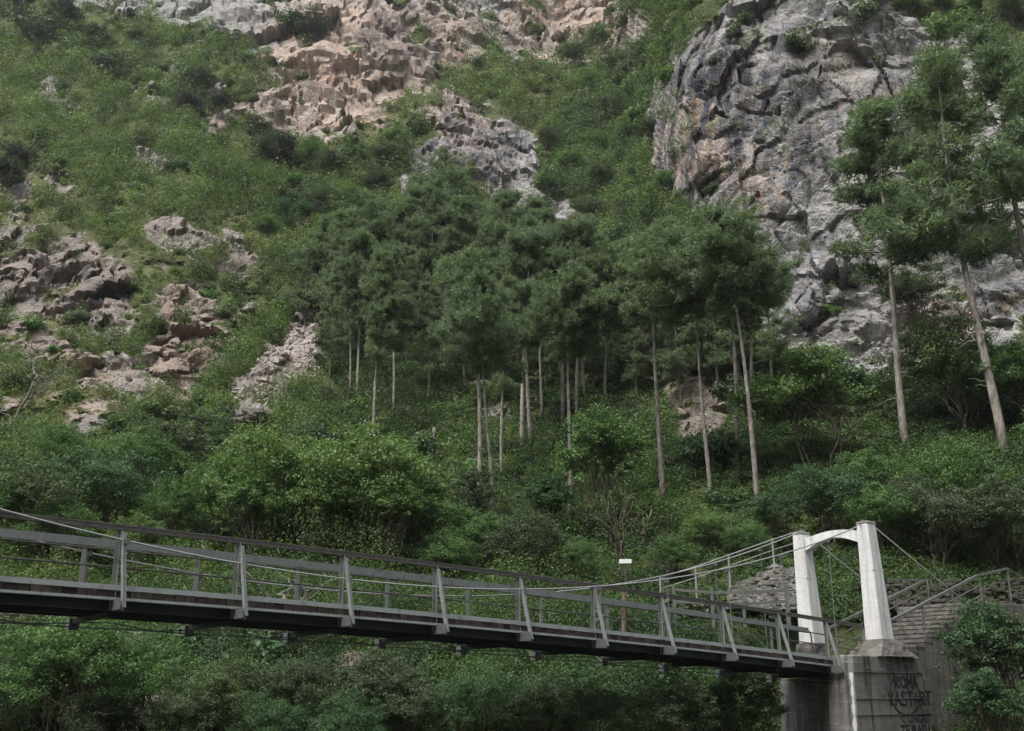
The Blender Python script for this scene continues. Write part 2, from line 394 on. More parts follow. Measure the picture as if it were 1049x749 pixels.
warm = np.clip(region([(380, 70, 130, 80, 0), (190, 355, 45, 60, 0, .8), (470, 120, 45, 40, 0, .75), (590, 20, 80, 40, 0, .9), (712, 150, 34, 46, 0, .95), (770, 190, 26, 40, 0, .6), (850, 60, 40, 20, 20, .4), (905, 100, 22, 12, 0, .9), (700, 410, 60, 60, 0, .7), (365, 695, 30, 30, 0, .7), (300, 370, 50, 60, 0, .4), (960, 320, 40, 35, 0, .45), (60, 400, 60, 40, 0, .8), (150, 300, 200, 150, 0, .3), (60, 700, 120, 60, 0, .4), (250, 130, 80, 30, 0, .6)]) + .15 * fbm(Pf, 12, 3, 75), 0, 1)
darkm = region([(755, 130, 95, 115, 8, .85), (870, 90, 100, 60, 0, .5), (735, 110, 60, 85, 10), (715, 160, 35, 45, 0, .9), (800, 70, 35, 40, 25, .7), (480, 140, 60, 45, 30, .75), (410, 40, 40, 60, 0, .7), (90, 280, 60, 35, 0, .4), (850, 100, 40, 20, -20, .8), (830, 280, 70, 60, 0, .5), (930, 270, 60, 60, 0, .4), (1020, 290, 40, 30, 0, .6), (720, 420, 50, 60, 0, .9)])
dry = np.clip(region([(50, 400, 90, 50, 0), (30, 300, 80, 60, 0, .6), (170, 240, 120, 60, 0, .4), (90, 60, 160, 60, 0, .35), (330, 110, 110, 60, 0, .5), (20, 200, 60, 60, 0, .6), (700, 540, 60, 50, 0, .5), (640, 530, 60, 40, 0, .4), (520, 120, 60, 60, 0, .4), (770, 590, 60, 30, 0, .6), (60, 720, 130, 40, 0, .9)]) + .35 * fbm(Pf, 14, 3, 77) * sparse, 0, 1)
# relief
far = sst(Yg.ravel(), 50, 110)
disp = far * (2.6 * fbm(Pf, 34, 3, 1) + 1.1 * fbm(Pf, 12, 3, 5)) + .35 * fbm(Pf, 4, 3, 9)
Pw = Pf + np.c_[fbm(Pf, 6, 2, 20), fbm(Pf, 6, 2, 21), fbm(Pf, 6, 2, 22)] * .5
idx = np.where(rock > .02)[0]
Q = Pw[idx]; sh = np.array([[1., .35, 0], [-.2, 1, .25], [0, -.3, .8]]); Q = Q @ sh
fs = np.clip(Yg.ravel()[idx] / 95, .35, 2.0)
def fac(S, seed): 
    return facets(Q, S, seed)[0]
d1, d2, d3, d4 = fac(9, 100), fac(3.6, 120), fac(1.5, 140), fac(.7, 160)
nrm_f = Nrm.reshape(-1, 3)[idx]; cot = np.clip(nrm_f[:, 2] / (np.linalg.norm(nrm_f[:, :2], axis=1) + 1e-6), .15, 1.1)
def saw(T, s_, wob):
    h = Pf[idx, 2] / T + wob * fbm(Pf[idx], T * 2.2, 3, s_) + .12 * d2 + (Pf[idx, 0] * .25 + Pf[idx, 1] * .1) / T
    f = h - np.floor(h); return f * (1 - sst(f, .88, 1.0)) - .45
big_ = sst(fs, .45, .9) * (1 - .65 * np.maximum(left, small)[idx])
fr = np.clip(95 / Yg.ravel()[idx], 0, 1); vf = 1 - sst(fr, .5, .8)
fr = np.clip(95 / Yg.ravel()[idx], 0, 1); vf = 1 - sst(fr, .5, .8)
brk = sst(fbm(Pf[idx], 13, 3, 198), -.25, .35)          # some faces are broken, others stay smooth slabs
rough_ = np.maximum(.25 + .75 * brk, 1.7 * np.maximum(left, low)[idx])
horiz = rock[idx] * (cot * (.55 * 11 * saw(11, 170, 1.5) * big_ * (1 - vf) + .34 * 3.8 * saw(3.8, 180, 1.2) * fr * rough_ + vf * .45 * 24 * saw(24, 190, 1.6)) + np.clip(fs, .4, 1.4) * (1.7 * d1 * big_ * (1 - vf) + rough_ * (.62 * d2 * fr * (1 - .6 * vf) + .24 * d3 * fr ** 2 * (1 - .5 * vf)) + .10 * d4 * (fs < .95) + .12 * fbm(Q, 1.2, 3, 150) * fr) + vf * (2.6 * fac(22, 195) + .7 * fac(7, 205)))
HD = np.zeros_like(Pf); hd_ = -Pf[:, :2] / np.linalg.norm(Pf[:, :2], axis=1)[:, None]; HD[idx, :2] = hd_[idx] * horiz[:, None]
disp += rock * .25 * far
soilm = 1 - rock
disp += soilm * .25 * fbm(Pf, 1.6, 2, 30) * np.clip(Yg.ravel() / 80, .4, 1.5)
PG = (Pf + Nrm.reshape(-1, 3) * disp[:, None] + HD).reshape(nv, nu, 3)
NG = grid_normals(PG)

def terrain_mesh():
    me = bpy.data.meshes.new('hillside'); n = nu * nv
    me.vertices.add(n); me.vertices.foreach_set('co', PG.astype(np.float32).ravel())
    i = np.arange(n).reshape(nv, nu)
    q = np.stack([i[:-1, :-1], i[1:, :-1], i[1:, 1:], i[:-1, 1:]], -1).reshape(-1, 4)
    me.loops.add(q.size); me.loops.foreach_set('vertex_index', q.astype(np.int32).ravel())
    me.polygons.add(len(q)); me.polygons.foreach_set('loop_start', np.arange(0, q.size, 4, dtype=np.int32))
    try: me.polygons.foreach_set('loop_total', np.full(len(q), 4, dtype=np.int32))
    except Exception: pass
    c = me.attributes.new('mask', 'FLOAT_COLOR', 'POINT'); c.data.foreach_set('color', np.c_[rock, warm, darkm, np.ones(n)].astype(np.float32).ravel())
    d = me.attributes.new('schist', 'FLOAT', 'POINT'); d.data.foreach_set('value', schist.astype(np.float32))
    d = me.attributes.new('dry', 'FLOAT', 'POINT'); d.data.foreach_set('value', dry.astype(np.float32))
    me.update(calc_edges=True); me.shade_flat(); return me
tag(link('hillside', terrain_mesh(), M['terrain']), kind='structure')

def surf(u, v):
    """surface point of the built hillside at survey coordinates"""
    fu = np.interp(u, U, np.arange(nu)); fv = np.interp(v, V, np.arange(nv))
    i = np.clip(np.floor(fu).astype(int), 0, nu - 2); j = np.clip(np.floor(fv).astype(int), 0, nv - 2)
    a = fu - i; b = fv - j
    a = np.asarray(a)[..., None]; b = np.asarray(b)[..., None]
    P = PG[j, i] * (1 - a) * (1 - b) + PG[j, i + 1] * a * (1 - b) + PG[j + 1, i] * (1 - a) * b + PG[j + 1, i + 1] * a * b
    return P
def gridval(A, u, v):
    A = A.reshape(nv, nu)
    i = np.clip(np.round(np.interp(u, U, np.arange(nu))).astype(int), 0, nu - 1); j = np.clip(np.round(np.interp(v, V, np.arange(nv))).astype(int), 0, nv - 1)
    return A[j, i]

# unseen other side of the gorge, added behind the camera to block low sky
gx = np.linspace(-420, 420, 70); gy = np.linspace(-22, -290, 40); ox, oy = np.meshgrid(gx, gy)
op = np.c_[ox.ravel(), oy.ravel(), np.zeros(ox.size)]; op[:, 2] = -2 + np.clip(-op[:, 1] - 22, 0, None) * 1.15 + 9 * fbm(op, 45, 4, 400) * np.clip((-op[:, 1] - 22) / 40, 0, 1)
ob = MB(); oi_ = np.arange(ox.size).reshape(ox.shape); ob.add(op, [tuple(q) for q in np.stack([oi_[:-1, :-1], oi_[:-1, 1:], oi_[1:, 1:], oi_[1:, :-1]], -1).reshape(-1, 4)])
tag(ob.build('sky_block_hills', M['sky_block_hills']), kind='structure')
# near bank and river (out of the picture, under and behind the camera)
def flat(name, x0, x1, y0, y1, z, mat):
    b = MB(); b.add([(x0, y0, z), (x1, y0, z), (x1, y1, z), (x0, y1, z)], [(0, 1, 2, 3)]); return tag(b.build(name, mat), kind='structure')
mw, nt_ = new_mat('river_water'); N_ = NT(nt_); N_.out(N_.bsdf((.03, .045, .035), .12, normal=N_.bump(N_.noise(N_.n('ShaderNodeNewGeometry').outputs['Position'], 2.5, 3), .3, .1), spec=.5))
flat('river', -260, 260, 6, 40, -3.6, mw)
flat('ground', -300, 300, -260, 60, -4.3, M['boulder'])
b = MB(); b.add([(-200, -200, -1.7), (200, -200, -1.7), (200, 3.5, -1.7), (-200, 3.5, -1.7), (-200, 9, -4.2), (200, 9, -4.2)], [(0, 1, 2, 3), (3, 2, 5, 4)])
tag(b.build('riverbank', M['boulder']), kind='structure')

# ------------------------------------------------------------------ the footbridge
D = np.array([0.78961711, 0.61359989, 0.0]); NL = np.array([-0.61359989, 0.78961711, 0.0]); B0 = np.array([-7.6009, 20.8, 0.0]); Z = np.array([0, 0, 1.0])
WID = 2.09
def zk(L): return 2.025 - 0.0232 * L - 0.00092 * L * L          # top of the kerb board along the bridge
def bp(L, o, z): return B0 + L * D + o * NL + np.array([0, 0, z])
def bk(L, o, dz): return bp(L, o, zk(L) + dz)
SP = 2.4438
L0, L1 = -13.2, 23.75
LS = np.arange(L0, L1 + .01, 1.2317)
br = empty('footbridge', bp(5, 1, zk(5)))
tag(br, 'long dark steel and timber footbridge sloping down to the white portal', 'footbridge')
def relparent(o, p):
    o.parent = p; o.matrix_parent_inverse = p.matrix_basis.inverted() if False else o.matrix_parent_inverse
    return o
def part(mb, name, mat, parent, **k):
    """mesh in world coordinates, parented so that it stays where it is"""
    o = mb.build(name, mat, None, **k); base = parent; off = np.zeros(3)
    while base is not None: off += np.array(base.location); base = base.parent
    o.data.transform(__import__('mathutils').Matrix.Translation(tuple(-off))); o.parent = parent
    return o
def strip(o, dz, w, h, a=L0, bb=L1, jit=0.0):
    mb = MB(); ls = [l for l in LS if a < l < bb]; ls = [a] + ls + [bb]
    for i in range(len(ls) - 1):
        p, q = bk(ls[i], o, dz), bk(ls[i + 1], o, dz)
        mb.box8([p + NL * x * w / 2 + Z * y * h / 2 for x, y in ((-1, -1), (1, -1), (1, 1), (-1, 1))] + [q + NL * x * w / 2 + Z * y * h / 2 for x, y in ((-1, -1), (1, -1), (1, 1), (-1, 1))])
    return mb
# planks (their ends show along the edge)
mb = MB(); l = L0
while l < L1 - .2:
    w = random.uniform(.17, .23); e0 = -.06 + random.uniform(-.025, .02); e1 = WID + .06
    dz = random.uniform(-.012, .008)
    mb.box8([bk(a, o, z) for z in (-.235 + dz, -.10 + dz) for a, o in ((l, e0), (l + w - .012, e0), (l + w - .012, e1), (l, e1))]); l += w
deck = part(mb, 'deck', M['plank'], br)
for o in (-.035, WID + .035):
    part(strip(o, -.05, .07, .10), 'kerb_board', M['kerb'], br)
for o in (-.02, WID + .02):
    gsign = -1 if o < 0 else 1
    g = part(strip(o - gsign * .06, -.375, .016, .18), 'girder', M['steel_dark'], br)
    part(strip(o + gsign * .02, -.262, .15, .05), 'girder_flange', M['kerb'], g)
    part(strip(o - gsign * .04, -.472, .12, .014), 'lower_flange', M['steel_dark'], g)
part(strip(WID / 2, -.38, .1, .26), 'centre_joist', M['steel_dark'], br)
# handrails
tr = part(strip(0, 1.085, .085, .085, L0, 23.9), 'top_rail', M['rail_dark'], br)
part(strip(0, 1.14, .10, .024, L0, 23.92), 'rail_capping', M['rail_top'], tr)
part(strip(WID, 1.06, .05, .17, L0, 23.75), 'far_top_rail', M['rail_grey'], br)
for dz in (.66, .34):
    mb = MB(); ls = list(LS) + [23.85]; mb.tube([bk(x, .05, dz) for x in ls], .021, 6); part(mb, 'mid_rail', M['rail_dark'], br, smooth=True)
mb = MB(); mb.tube([bk(23.75, WID, 1.06), bk(23.85, WID, 1.02), bk(23.9, WID, .9), bk(23.9, WID, .05)], .03, 6); part(mb, 'far_rail_end', M['rail_grey'], br, smooth=True)
def post(L, o, sgn):
    mb = MB(); a = .045
    mb.bar(bk(L, o, -.46), bk(L, o, 1.04 if sgn < 0 else .98), .10, .012, up=NL)
    mb.bar(bk(L + .032, o + sgn * .03, -.46), bk(L + .032, o + sgn * .03, 1.06 if sgn < 0 else .98), .012, .07, up=NL)
    p = part(mb, 'post', M['steel'], br)
    if sgn > 0:
        g = MB(); g.bar(bk(L - .05, o + .1, -.46), bk(L + .05, o + .1, -.46), .2, .02); part(g, 'gusset', M['steel'], p); return
    s = MB(); t0, t1 = bk(L + .05, o + sgn * .03, 1.0 if sgn < 0 else .9), bk(L + .05, o + sgn * .45, -.44)
    s.bar(t0, t1, .10, .014, up=D); s.bar(t0 + D * .03, t1 + D * .03, .014, .09, up=D)
    part(s, 'strut', M['steel'], p)
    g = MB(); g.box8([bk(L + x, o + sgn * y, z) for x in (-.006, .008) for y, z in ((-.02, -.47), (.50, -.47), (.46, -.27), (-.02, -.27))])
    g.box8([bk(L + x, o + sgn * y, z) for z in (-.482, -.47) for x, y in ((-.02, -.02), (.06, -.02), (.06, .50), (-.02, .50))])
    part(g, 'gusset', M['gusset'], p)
posts = [i * SP for i in range(-5, 10)]
for L in posts:
    post(L - (.15 if L > 21.9 else 0), 0, -1); post(L - (.15 if L > 21.9 else 0), WID, 1)
mb = MB(); mb.bar(bk(23.8, 0, -.2), bk(23.8, 0, 1.05), .07, .07); part(mb, 'end_post', M['steel'], br)
for L in posts:
    mb = MB(); mb.bar(bk(L, .10, -.55), bk(L, WID + .3, -.55), .10, .10)
    c = part(mb, 'crossbeam', M['steel_dark'], br)
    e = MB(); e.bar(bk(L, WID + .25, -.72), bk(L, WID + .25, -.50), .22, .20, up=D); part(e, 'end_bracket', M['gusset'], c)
for s in (0, 1):
    mb = MB(); o = WID * .5 + (-.9 if s else .9)
    for i in range(len(posts) - 1):
        a, c = posts[i], posts[i + 1]; f = 1 if (i + s) % 2 else -1
        mb.tube([bk(a, WID / 2 + f * .95, -.69), bk((a + c) / 2, WID / 2, -.74), bk(c, WID / 2 - f * .95, -.69)], .014, 5)
    part(mb, 'wind_brace', M['wire'], br)

# ------------------------------------------------------------------ suspension cables with their hangers
def zc(L): return 2.38 + .0102 * (L - 7) ** 2
for sgn, base, lab in ((-1, 0.0, 'pale suspension cable sagging along the camera side of the footbridge'), (1, WID, 'pale suspension cable sagging along the mountain side of the footbridge')):
    t = empty('suspension_cable', bp(7, base, zc(7))); tag(t, lab, 'cable', 'suspension cables of the footbridge')
    ls = np.arange(L0, 23.8, .6)
    off = lambda L: base + sgn * (.10 + .22 * float(sst(np.array(L), 8, 24)))
    mb = MB(); mb.tube([bp(x, off(x), zc(x)) for x in ls] + [bp(24.1 if sgn < 0 else 24.4, base + sgn * .34, 5.43)], .020, 6)
    mb.tube([bp(24.1 if sgn < 0 else 24.4, base + sgn * .34, 5.43), bp(29.4, base + sgn * .32, 3.11), bp(34.5, base + sgn * .32, .9)], .022, 6)
    part(mb, 'cable_strand', M['cable'], t, smooth=True)
    for L in posts:
        if L > 23: continue
        L = L - (.15 if L > 21.9 else 0)
        h = MB(); h.tube([bp(L + .12, off(L), zc(L) + .02), bk(L + .12, base + sgn * .3, -.5)], .014, 5)
        hg = part(h, 'hanger', M['wire'], t)
        k = MB(); k.bar(bp(L + .06, off(L), zc(L) - .03), bp(L + .18, off(L), zc(L) - .03), .08, .10); part(k, 'clamp', M['wire'], hg)

# ------------------------------------------------------------------ white portal, pier, stairs
pt = empty('bridge_portal', bp(24.3, WID / 2, 1.1)); tag(pt, 'white painted concrete portal with two tapering columns and arched beam', 'bridge portal')
def frustum(mb, L, o, z0, z1, a0, a1, b0=None, b1=None):
    b0 = b0 or a0; b1 = b1 or a1
    mb.box8([bp(L + x * a, o + y * b_, z) for z, a, b_ in ((z0, a0, b0), (z1, a1, b1)) for x, y in ((-1, -1), (1, -1), (1, 1), (-1, 1))])
for o in (-.36, WID + .42):
    mb = MB(); lc = 24.14 if o < 0 else 24.5; mb.box8([bp(lc - dl + x * a, o + y * b_, z) for z, a, b_, dl in ((1.60, .345, .31, 0), (5.32, .235, .215, .13)) for x, y in ((-1, -1), (1, -1), (1, 1), (-1, 1))])
    c = part(mb, 'column', M['white'], pt, bevel=.035)
    m2 = MB(); frustum(m2, lc - .13, o, 5.32, 5.38, .25, .2, .23, .18); m2.bar(bp(lc - .3, o, 5.40), bp(lc + .05, o, 5.40), .14, .06)
    part(m2, 'cap', M['plinth'], c)
    m4 = MB(); frustum(m4, lc - .077, o, 3.80, 3.825, .285, .284, .259, .258); part(m4, 'joint_band', M['white'], c)
    m3 = MB()
    if o < 0: frustum(m3, 24.25, o + .05, 1.10, 1.64, .98, .43, .62, .40)
    else: frustum(m3, 24.5, o, .8, 1.62, .42, .40, .4, .38)
    pl = part(m3, 'plinth', M['plinth'], c)
    sm = pl.modifiers.new('rough', 'SUBSURF'); sm.subdivision_type = 'SIMPLE'; sm.levels = sm.render_levels = 4
    tx = bpy.data.textures.new('lumps', 'CLOUDS'); tx.noise_scale = .25
    dm = pl.modifiers.new('lumps', 'DISPLACE'); dm.texture = tx; dm.strength = .10; dm.mid_level = .5
mb = MB(); n = 14
for i in range(n):
    q = []
    for t in (i / n, (i + 1) / n):
        o = -.12 + t * (WID + .30); zt = 5.12 + .14 * math.sin(math.pi * t); zb = 4.72 + .30 * math.sin(math.pi * t)
        q.append([(-.15, o, zb), (.15, o, zb), (.15, o, zt), (-.15, o, zt)])
    mb.box8([bp(24.06 + .30 * (i / n) + x, o, z) for x, o, z in q[0]] + [bp(24.06 + .30 * ((i + 1) / n) + x, o, z) for x, o, z in q[1]])
me_ = part(mb, 'arch_beam', M['white'], pt)

pr = empty('bridge_pier', bp(24, .9, -3)); tag(pr, 'stained grey concrete pier with graffiti under the white portal', 'bridge pier')
mb = MB()
def block(mb, pts_top, pts_bot, z1, z0): mb.box8([bp(L, o, z0) for L, o in pts_bot] + [bp(L, o, z1) for L, o in pts_top])
block(mb, [(22.05, -.55), (26.2, -.55), (26.6, 2.75), (22.75, 2.6)], [(21.9, -.58), (26.6, -.58), (26.8, 2.9), (22.5, 2.8)], .47, -4.5)
part(mb, 'abutment_block', M['concrete'], pr, bevel=.03)
mb = MB(); block(mb, [(21.98, -.80), (25.55, -.80), (25.6, .22), (22.02, .22)], [(21.78, -.83), (26.75, -.83), (26.8, .22), (21.82, .22)], 1.12, -4.45)
ped = part(mb, 'pedestal_block', M['concrete'], pr, bevel=.04)
mb = MB()
for z in (.62, -.15, -.62, -1.3):
    x0 = 21.98 - .2 * (1.12 - z) / 5.57; x1 = 25.55 + 1.2 * (1.12 - z) / 5.57
    mb.bar(bp(x0 - .012, -.812 - .004 * (1.12 - z), z), bp(x1 - .1, -.812 - .004 * (1.12 - z), z), .03, .025)
part(mb, 'formwork_ridge', M['concrete'], ped)
# lime run down the corner
mb = MB(); zs = np.linspace(.6, -3, 30); xs = [21.985 - .2 * (1.12 - z) / 5.57 for z in zs]
for i in range(29):
    a = .06 + .03 * math.sin(i * 1.7) + random.uniform(-.012, .02); c = .06 + .03 * math.sin((i + 1) * 1.7) + random.uniform(-.012, .02)
    mb.add([bp(xs[i] - .006, -.74 - a / 2, zs[i]), bp(xs[i] - .006, -.74 + a, zs[i]), bp(xs[i + 1] - .006, -.74 + c, zs[i + 1]), bp(xs[i + 1] - .006, -.74 - c / 2, zs[i + 1])], [(0, 1, 2, 3)])
part(mb, 'lime_run', M['lime'], ped)
# spray-painted lettering, drawn stroke by stroke
GL = {'R': [[(0, 0), (0, 1), (.5, .9), (.55, .65), (0, .5), (.6, 0)]], 'O': [[(.3, 0), (.02, .35), (.08, .85), (.35, 1), (.6, .75), (.58, .2), (.3, 0)]], 'M': [[(0, 0), (.08, 1), (.32, .4), (.6, 1), (.66, 0)]],
      'A': [[(0, 0), (.3, 1), (.6, 0)], [(.12, .4), (.48, .4)]], 'V': [[(0, 1), (.28, 0), (.56, 1)]], 'S': [[(.55, .9), (.2, 1), (.05, .75), (.5, .45), (.5, .1), (.2, 0), (0, .12)]], 'T': [[(0, 1), (.62, 1)], [(.31, 1), (.3, 0)]],
      'D': [[(0, 0), (0, 1), (.45, .8), (.5, .3), (0, 0)]], 'E': [[(.5, 1), (0, 1), (0, 0), (.5, 0)], [(0, .5), (.4, .5)]], 'C': [[(.5, .85), (.2, 1), (0, .5), (.2, 0), (.5, .12)]], 'N': [[(0, 0), (0, 1), (.5, 0), (.52, 1)]], 'I': [[(.1, 0), (.1, 1)]], 'U': [[(0, 1), (.05, .1), (.3, 0), (.5, .2), (.52, 1)]]}
mb = MB()
def on_face(L, z): return bp(L, -.803 - .0054 * (1.12 - z) - .012, z)
def stroke(pts, w):
    for a, c in zip(pts[:-1], pts[1:]):
        a = np.array(a); c = np.array(c); t = c - a; t /= np.linalg.norm(t) + 1e-9; nrm = np.array([-t[1], t[0]]) * w / 2; t = t * w * .3
        q = [a - t + nrm, a - t - nrm, c + t - nrm, c + t + nrm]
        mb.box8([on_face(*p) + NL * .02 for p in q] + [on_face(*p) for p in q])
def write(txt, L, z, h, w, thick):
    x = L
    for ch in txt:
        for s in GL[ch]: stroke([(x + px * w, z + py * h + random.uniform(-.012, .012)) for px, py in s], thick)
        x += w * (.45 if ch == 'I' else .78)
write('ROMA', 24.02, .16, .34, .42, .055); write('VASTART', 23.62, -.36, .40, .44, .062); write('CUNDE', 24.2, -.86, .22, .40, .03); write('TERADIA', 24.1, -1.2, .24, .38, .04)
el = [(24.52 + .78 * math.cos(t) - .25 * math.sin(t) * 0, -.02 + .62 * math.sin(t)) for t in np.linspace(math.pi * .75, math.pi * 2.2, 26)]
stroke(el, .045)
part(mb, 'graffiti_lettering', M['paint_black'], ped)

# stairs go on beyond the portal, up to the path
st = empty('concrete_staircase', bp(25.4, WID / 2, 1)); tag(st, 'worn concrete staircase climbing from the portal to the path', 'staircase')
mb = MB(); NS = 12; run = 5.6 / NS; ris = (3.15 - 1.02) / NS
for i in range(NS):
    a = 25.5 + i * run; z = 1.02 + (i + 1) * ris
    mb.box8([bp(x, o, zz) for zz in (-3.2, z) for x, o in ((a + .04, -.18), (a + run + .0395 if i < NS - 1 else a + run + .04, -.18), (a + run + .04, WID + .2), (a + .04, WID + .2))] )
    mb.box8([bp(x, o, zz) for zz in (z - .10 + .001, z + .004) for x, o in ((a + .012, -.205), (a + run + .03, -.205), (a + run + .03, WID + .22), (a + .012, WID + .22))])
part(mb, 'step_flight', M['stair'], st)
mb = MB(); block(mb, [(31.2, -.22), (36.2, -.22), (36.2, WID + 1.4), (31.2, WID + 1.4)], [(31.2, -.3), (36.4, -.3), (36.4, WID + 1.4), (31.2, WID + 1.4)], 3.17, -3.0)
part(mb, 'landing', M['stair'], st, bevel=.02)
mb = MB(); block(mb, [(23.6, .25), (25.5, .25), (25.5, WID + .2), (23.6, WID + .2)], [(23.6, .25), (25.5, .25), (25.5, WID + .2), (23.6, WID + .2)], 1.02, .48)
part(mb, 'threshold', M['stair'], st)
for o, lab, kd in ((-.02, 'grey steel stair railing on the open side facing the camera', 0), (WID, 'grey steel stair railing on the uphill side below the path wall', 1)):
    t = empty('stair_railing', bp(25, o, 2)); tag(t, lab, 'railing', 'railings of the concrete staircase')
    zr = lambda L: 2.12 + (L - 24.9) * .319
    top = [bp(24.75, o, zr(24.75)), bp(31.1, o, zr(31.1))]
    mb = MB(); mb.bar(top[0], top[1], .07, .085)
    if not kd: mb.bar(bp(31.1, o, zr(31.1)), bp(33.35, o, 4.5), .06, .07); mb.bar(bp(33.35, o, 4.5), bp(36, o + .9, 4.45), .06, .07)
    else: mb.bar(bp(31.1, o, zr(31.1)), bp(29.1, o + .25, 4.05), .05, .06)
    part(mb, 'top_rail', M['stair_rail'], t)
    for dz in (-.38, -.74):
        mb = MB(); mb.tube([bp(24.95, o, zr(24.95) + dz), bp(31.1, o, zr(31.1) + dz)], .02, 6); part(mb, 'lower_rail', M['stair_rail'], t)
    for L in (25.3, 27.3, 29.3, 31.25, 33.33) if not kd else (25.3, 27.2, 29.1, 31.25):
        zt = min(zr(L), 4.45); mb = MB(); mb.bar(bp(L, o, zt - 1.15), bp(L, o, zt), .05, .05); part(mb, 'post', M['stair_rail'], t)
    if not kd:
        for dz in (.55, .95):
            mb = MB(); mb.tube([bp(33.35, o, 4.45 - dz), bp(36, o + .9, 4.4 - dz)], .018, 6); part(mb, 'lower_rail', M['stair_rail'], t)

# path railing behind the bridge, low fence and dry stone wall
def rp(u, v, Y): return rays(u, v) * Y
t = empty('path_railing', rp(746, 598, 43)); tag(t, 'thin steel path railing rising behind the far suspension cable', 'railing')
pts = [rp(676, 592, 42.5), rp(712, 581, 42.8), rp(746, 569, 43.2), rp(791, 553, 43.8), rp(822, 543, 44.4)]
mb = MB(); mb.tube(pts, .026, 6); part(mb, 'top_rail', M['cable'], t)
mb = MB(); mb.tube([p - Z * .42 for p in pts], .02, 6); part(mb, 'mid_rail', M['cable'], t)
for p in pts[:-1]:
    mb = MB(); mb.bar(p + Z * .02 - Z * 1.3, p + Z * .05, .065, .065); part(mb, 'post', M['cable'], t)
t = empty('low_fence', rp(745, 618, 40)); tag(t, 'low grey timber fence below the dry stone wall', 'fence')
pts = [rp(690, 604, 40), rp(729, 607, 40), rp(761, 607, 40), rp(806, 605, 40.3)]
for k, dz in enumerate((0, -.42)):
    mb = MB()
    for a, c in zip(pts[:-1], pts[1:]): mb.bar(a + Z * dz, c + Z * (dz + .03 * k), .05, .10)
    part(mb, 'fence_rail', M['stair_rail'], t)
for p in pts: mb = MB(); mb.bar(p - Z * 1.25, p + Z * .18, .10, .10); part(mb, 'post', M['stair_rail'], t)

def stone_pile(name, boxf, n, mat, smin, smax, parent=None):
    mb = MB()
    for i in range(n):
        c, ax = boxf(); s = np.array([random.uniform(smin, smax), random.uniform(smin, smax) * .8, random.uniform(smin, smax) * .42])
        a = random.uniform(-.25, .25); ca, sa = math.cos(a), math.sin(a); X = ax * ca + np.cross(Z, ax) * sa; Yv = np.cross(Z, X)
        j = lambda: random.uniform(.72, 1.0)
        mb.box8([c + X * x * s[0] / 2 * j() + Yv * y * s[1] / 2 * j() + Z * z * s[2] / 2 * j() for z in (-1, 1) for x, y in ((-1, -1), (1, -1), (1, 1), (-1, 1))])
    return mb.build(name, mat, parent, bevel=.012)
def wallf(u0, u1, vt, vb, Y):
    def f():
        a = random.random(); v = vt(a) + (vb(a) - vt(a)) * random.random(); p = rp(u0 + (u1 - u0) * a, v, Y + .9 * (vt(a) - v) / 30 + random.uniform(-.12, .25)); return p, np.array([1., .12, .0])
    return f
tag(stone_pile('dry_stone_wall', wallf(748, 822, lambda a: 603 - 22 * min(1, a * 1.7) - 2 * math.sin(a * 14), lambda a: 624, 43.6), 900, M['stone'], .14, .42), 'rough dry stone wall of flat grey stones beside the portal', 'stone wall')
tag(stone_pile('retaining_wall', wallf(900, 1075, lambda a: 598 - 4 * a - 3 * math.sin(a * 17), lambda a: 634, 44.8), 260, M['stone_dark'], .2, .5), 'dark stone retaining wall along the path above the staircase', 'stone wall')
t = empty('trail_sign', rp(640, 600, 42)); tag(t, 'small white trail sign board on a thin post', 'sign')
mb = MB(); p = rp(640.5, 575, 42); mb.box8([p + np.array([x, y, z]) for z in (-.08, .08) for x, y in ((-.24, -.02), (.24, -.02), (.24, .02), (-.24, .02))]); part(mb, 'sign_board', M['sign'], t)
mb = MB(); mb.bar(p + np.array([0, .05, -2.2]), p + np.array([0, .05, .05]), .05, .05); part(mb, 'post', M['bark'], t)

# ------------------------------------------------------------------ foliage
def unit(v): return v / (np.linalg.norm(v, axis=-1, keepdims=True) + 1e-9)
def rvec(n): return unit(rng.normal(size=(n, 3)))
def leaf_quads(C, Nn, size, aspect=.55, bend=.12):
    n = len(C); size = np.broadcast_to(np.asarray(size, float), (n,))[:, None]
    a = unit(np.cross(Nn, rvec(n))); b = np.cross(Nn, a)
    V = np.stack([C - a * size * .5, C + b * size * aspect * .5 + Nn * size * bend, C + a * size * .5, C - b * size * aspect * .5 + Nn * size * bend], 1)
    return V.reshape(-1, 3)

def bent(a, b, n, sag, jit):
    t = np.linspace(0, 1, n)[:, None]; p = a + (b - a) * t; p[:, 2] += sag * np.sin(np.pi * t[:, 0])
    p[1:-1] += rng.normal(size=(n - 2, 3)) * jit; return p

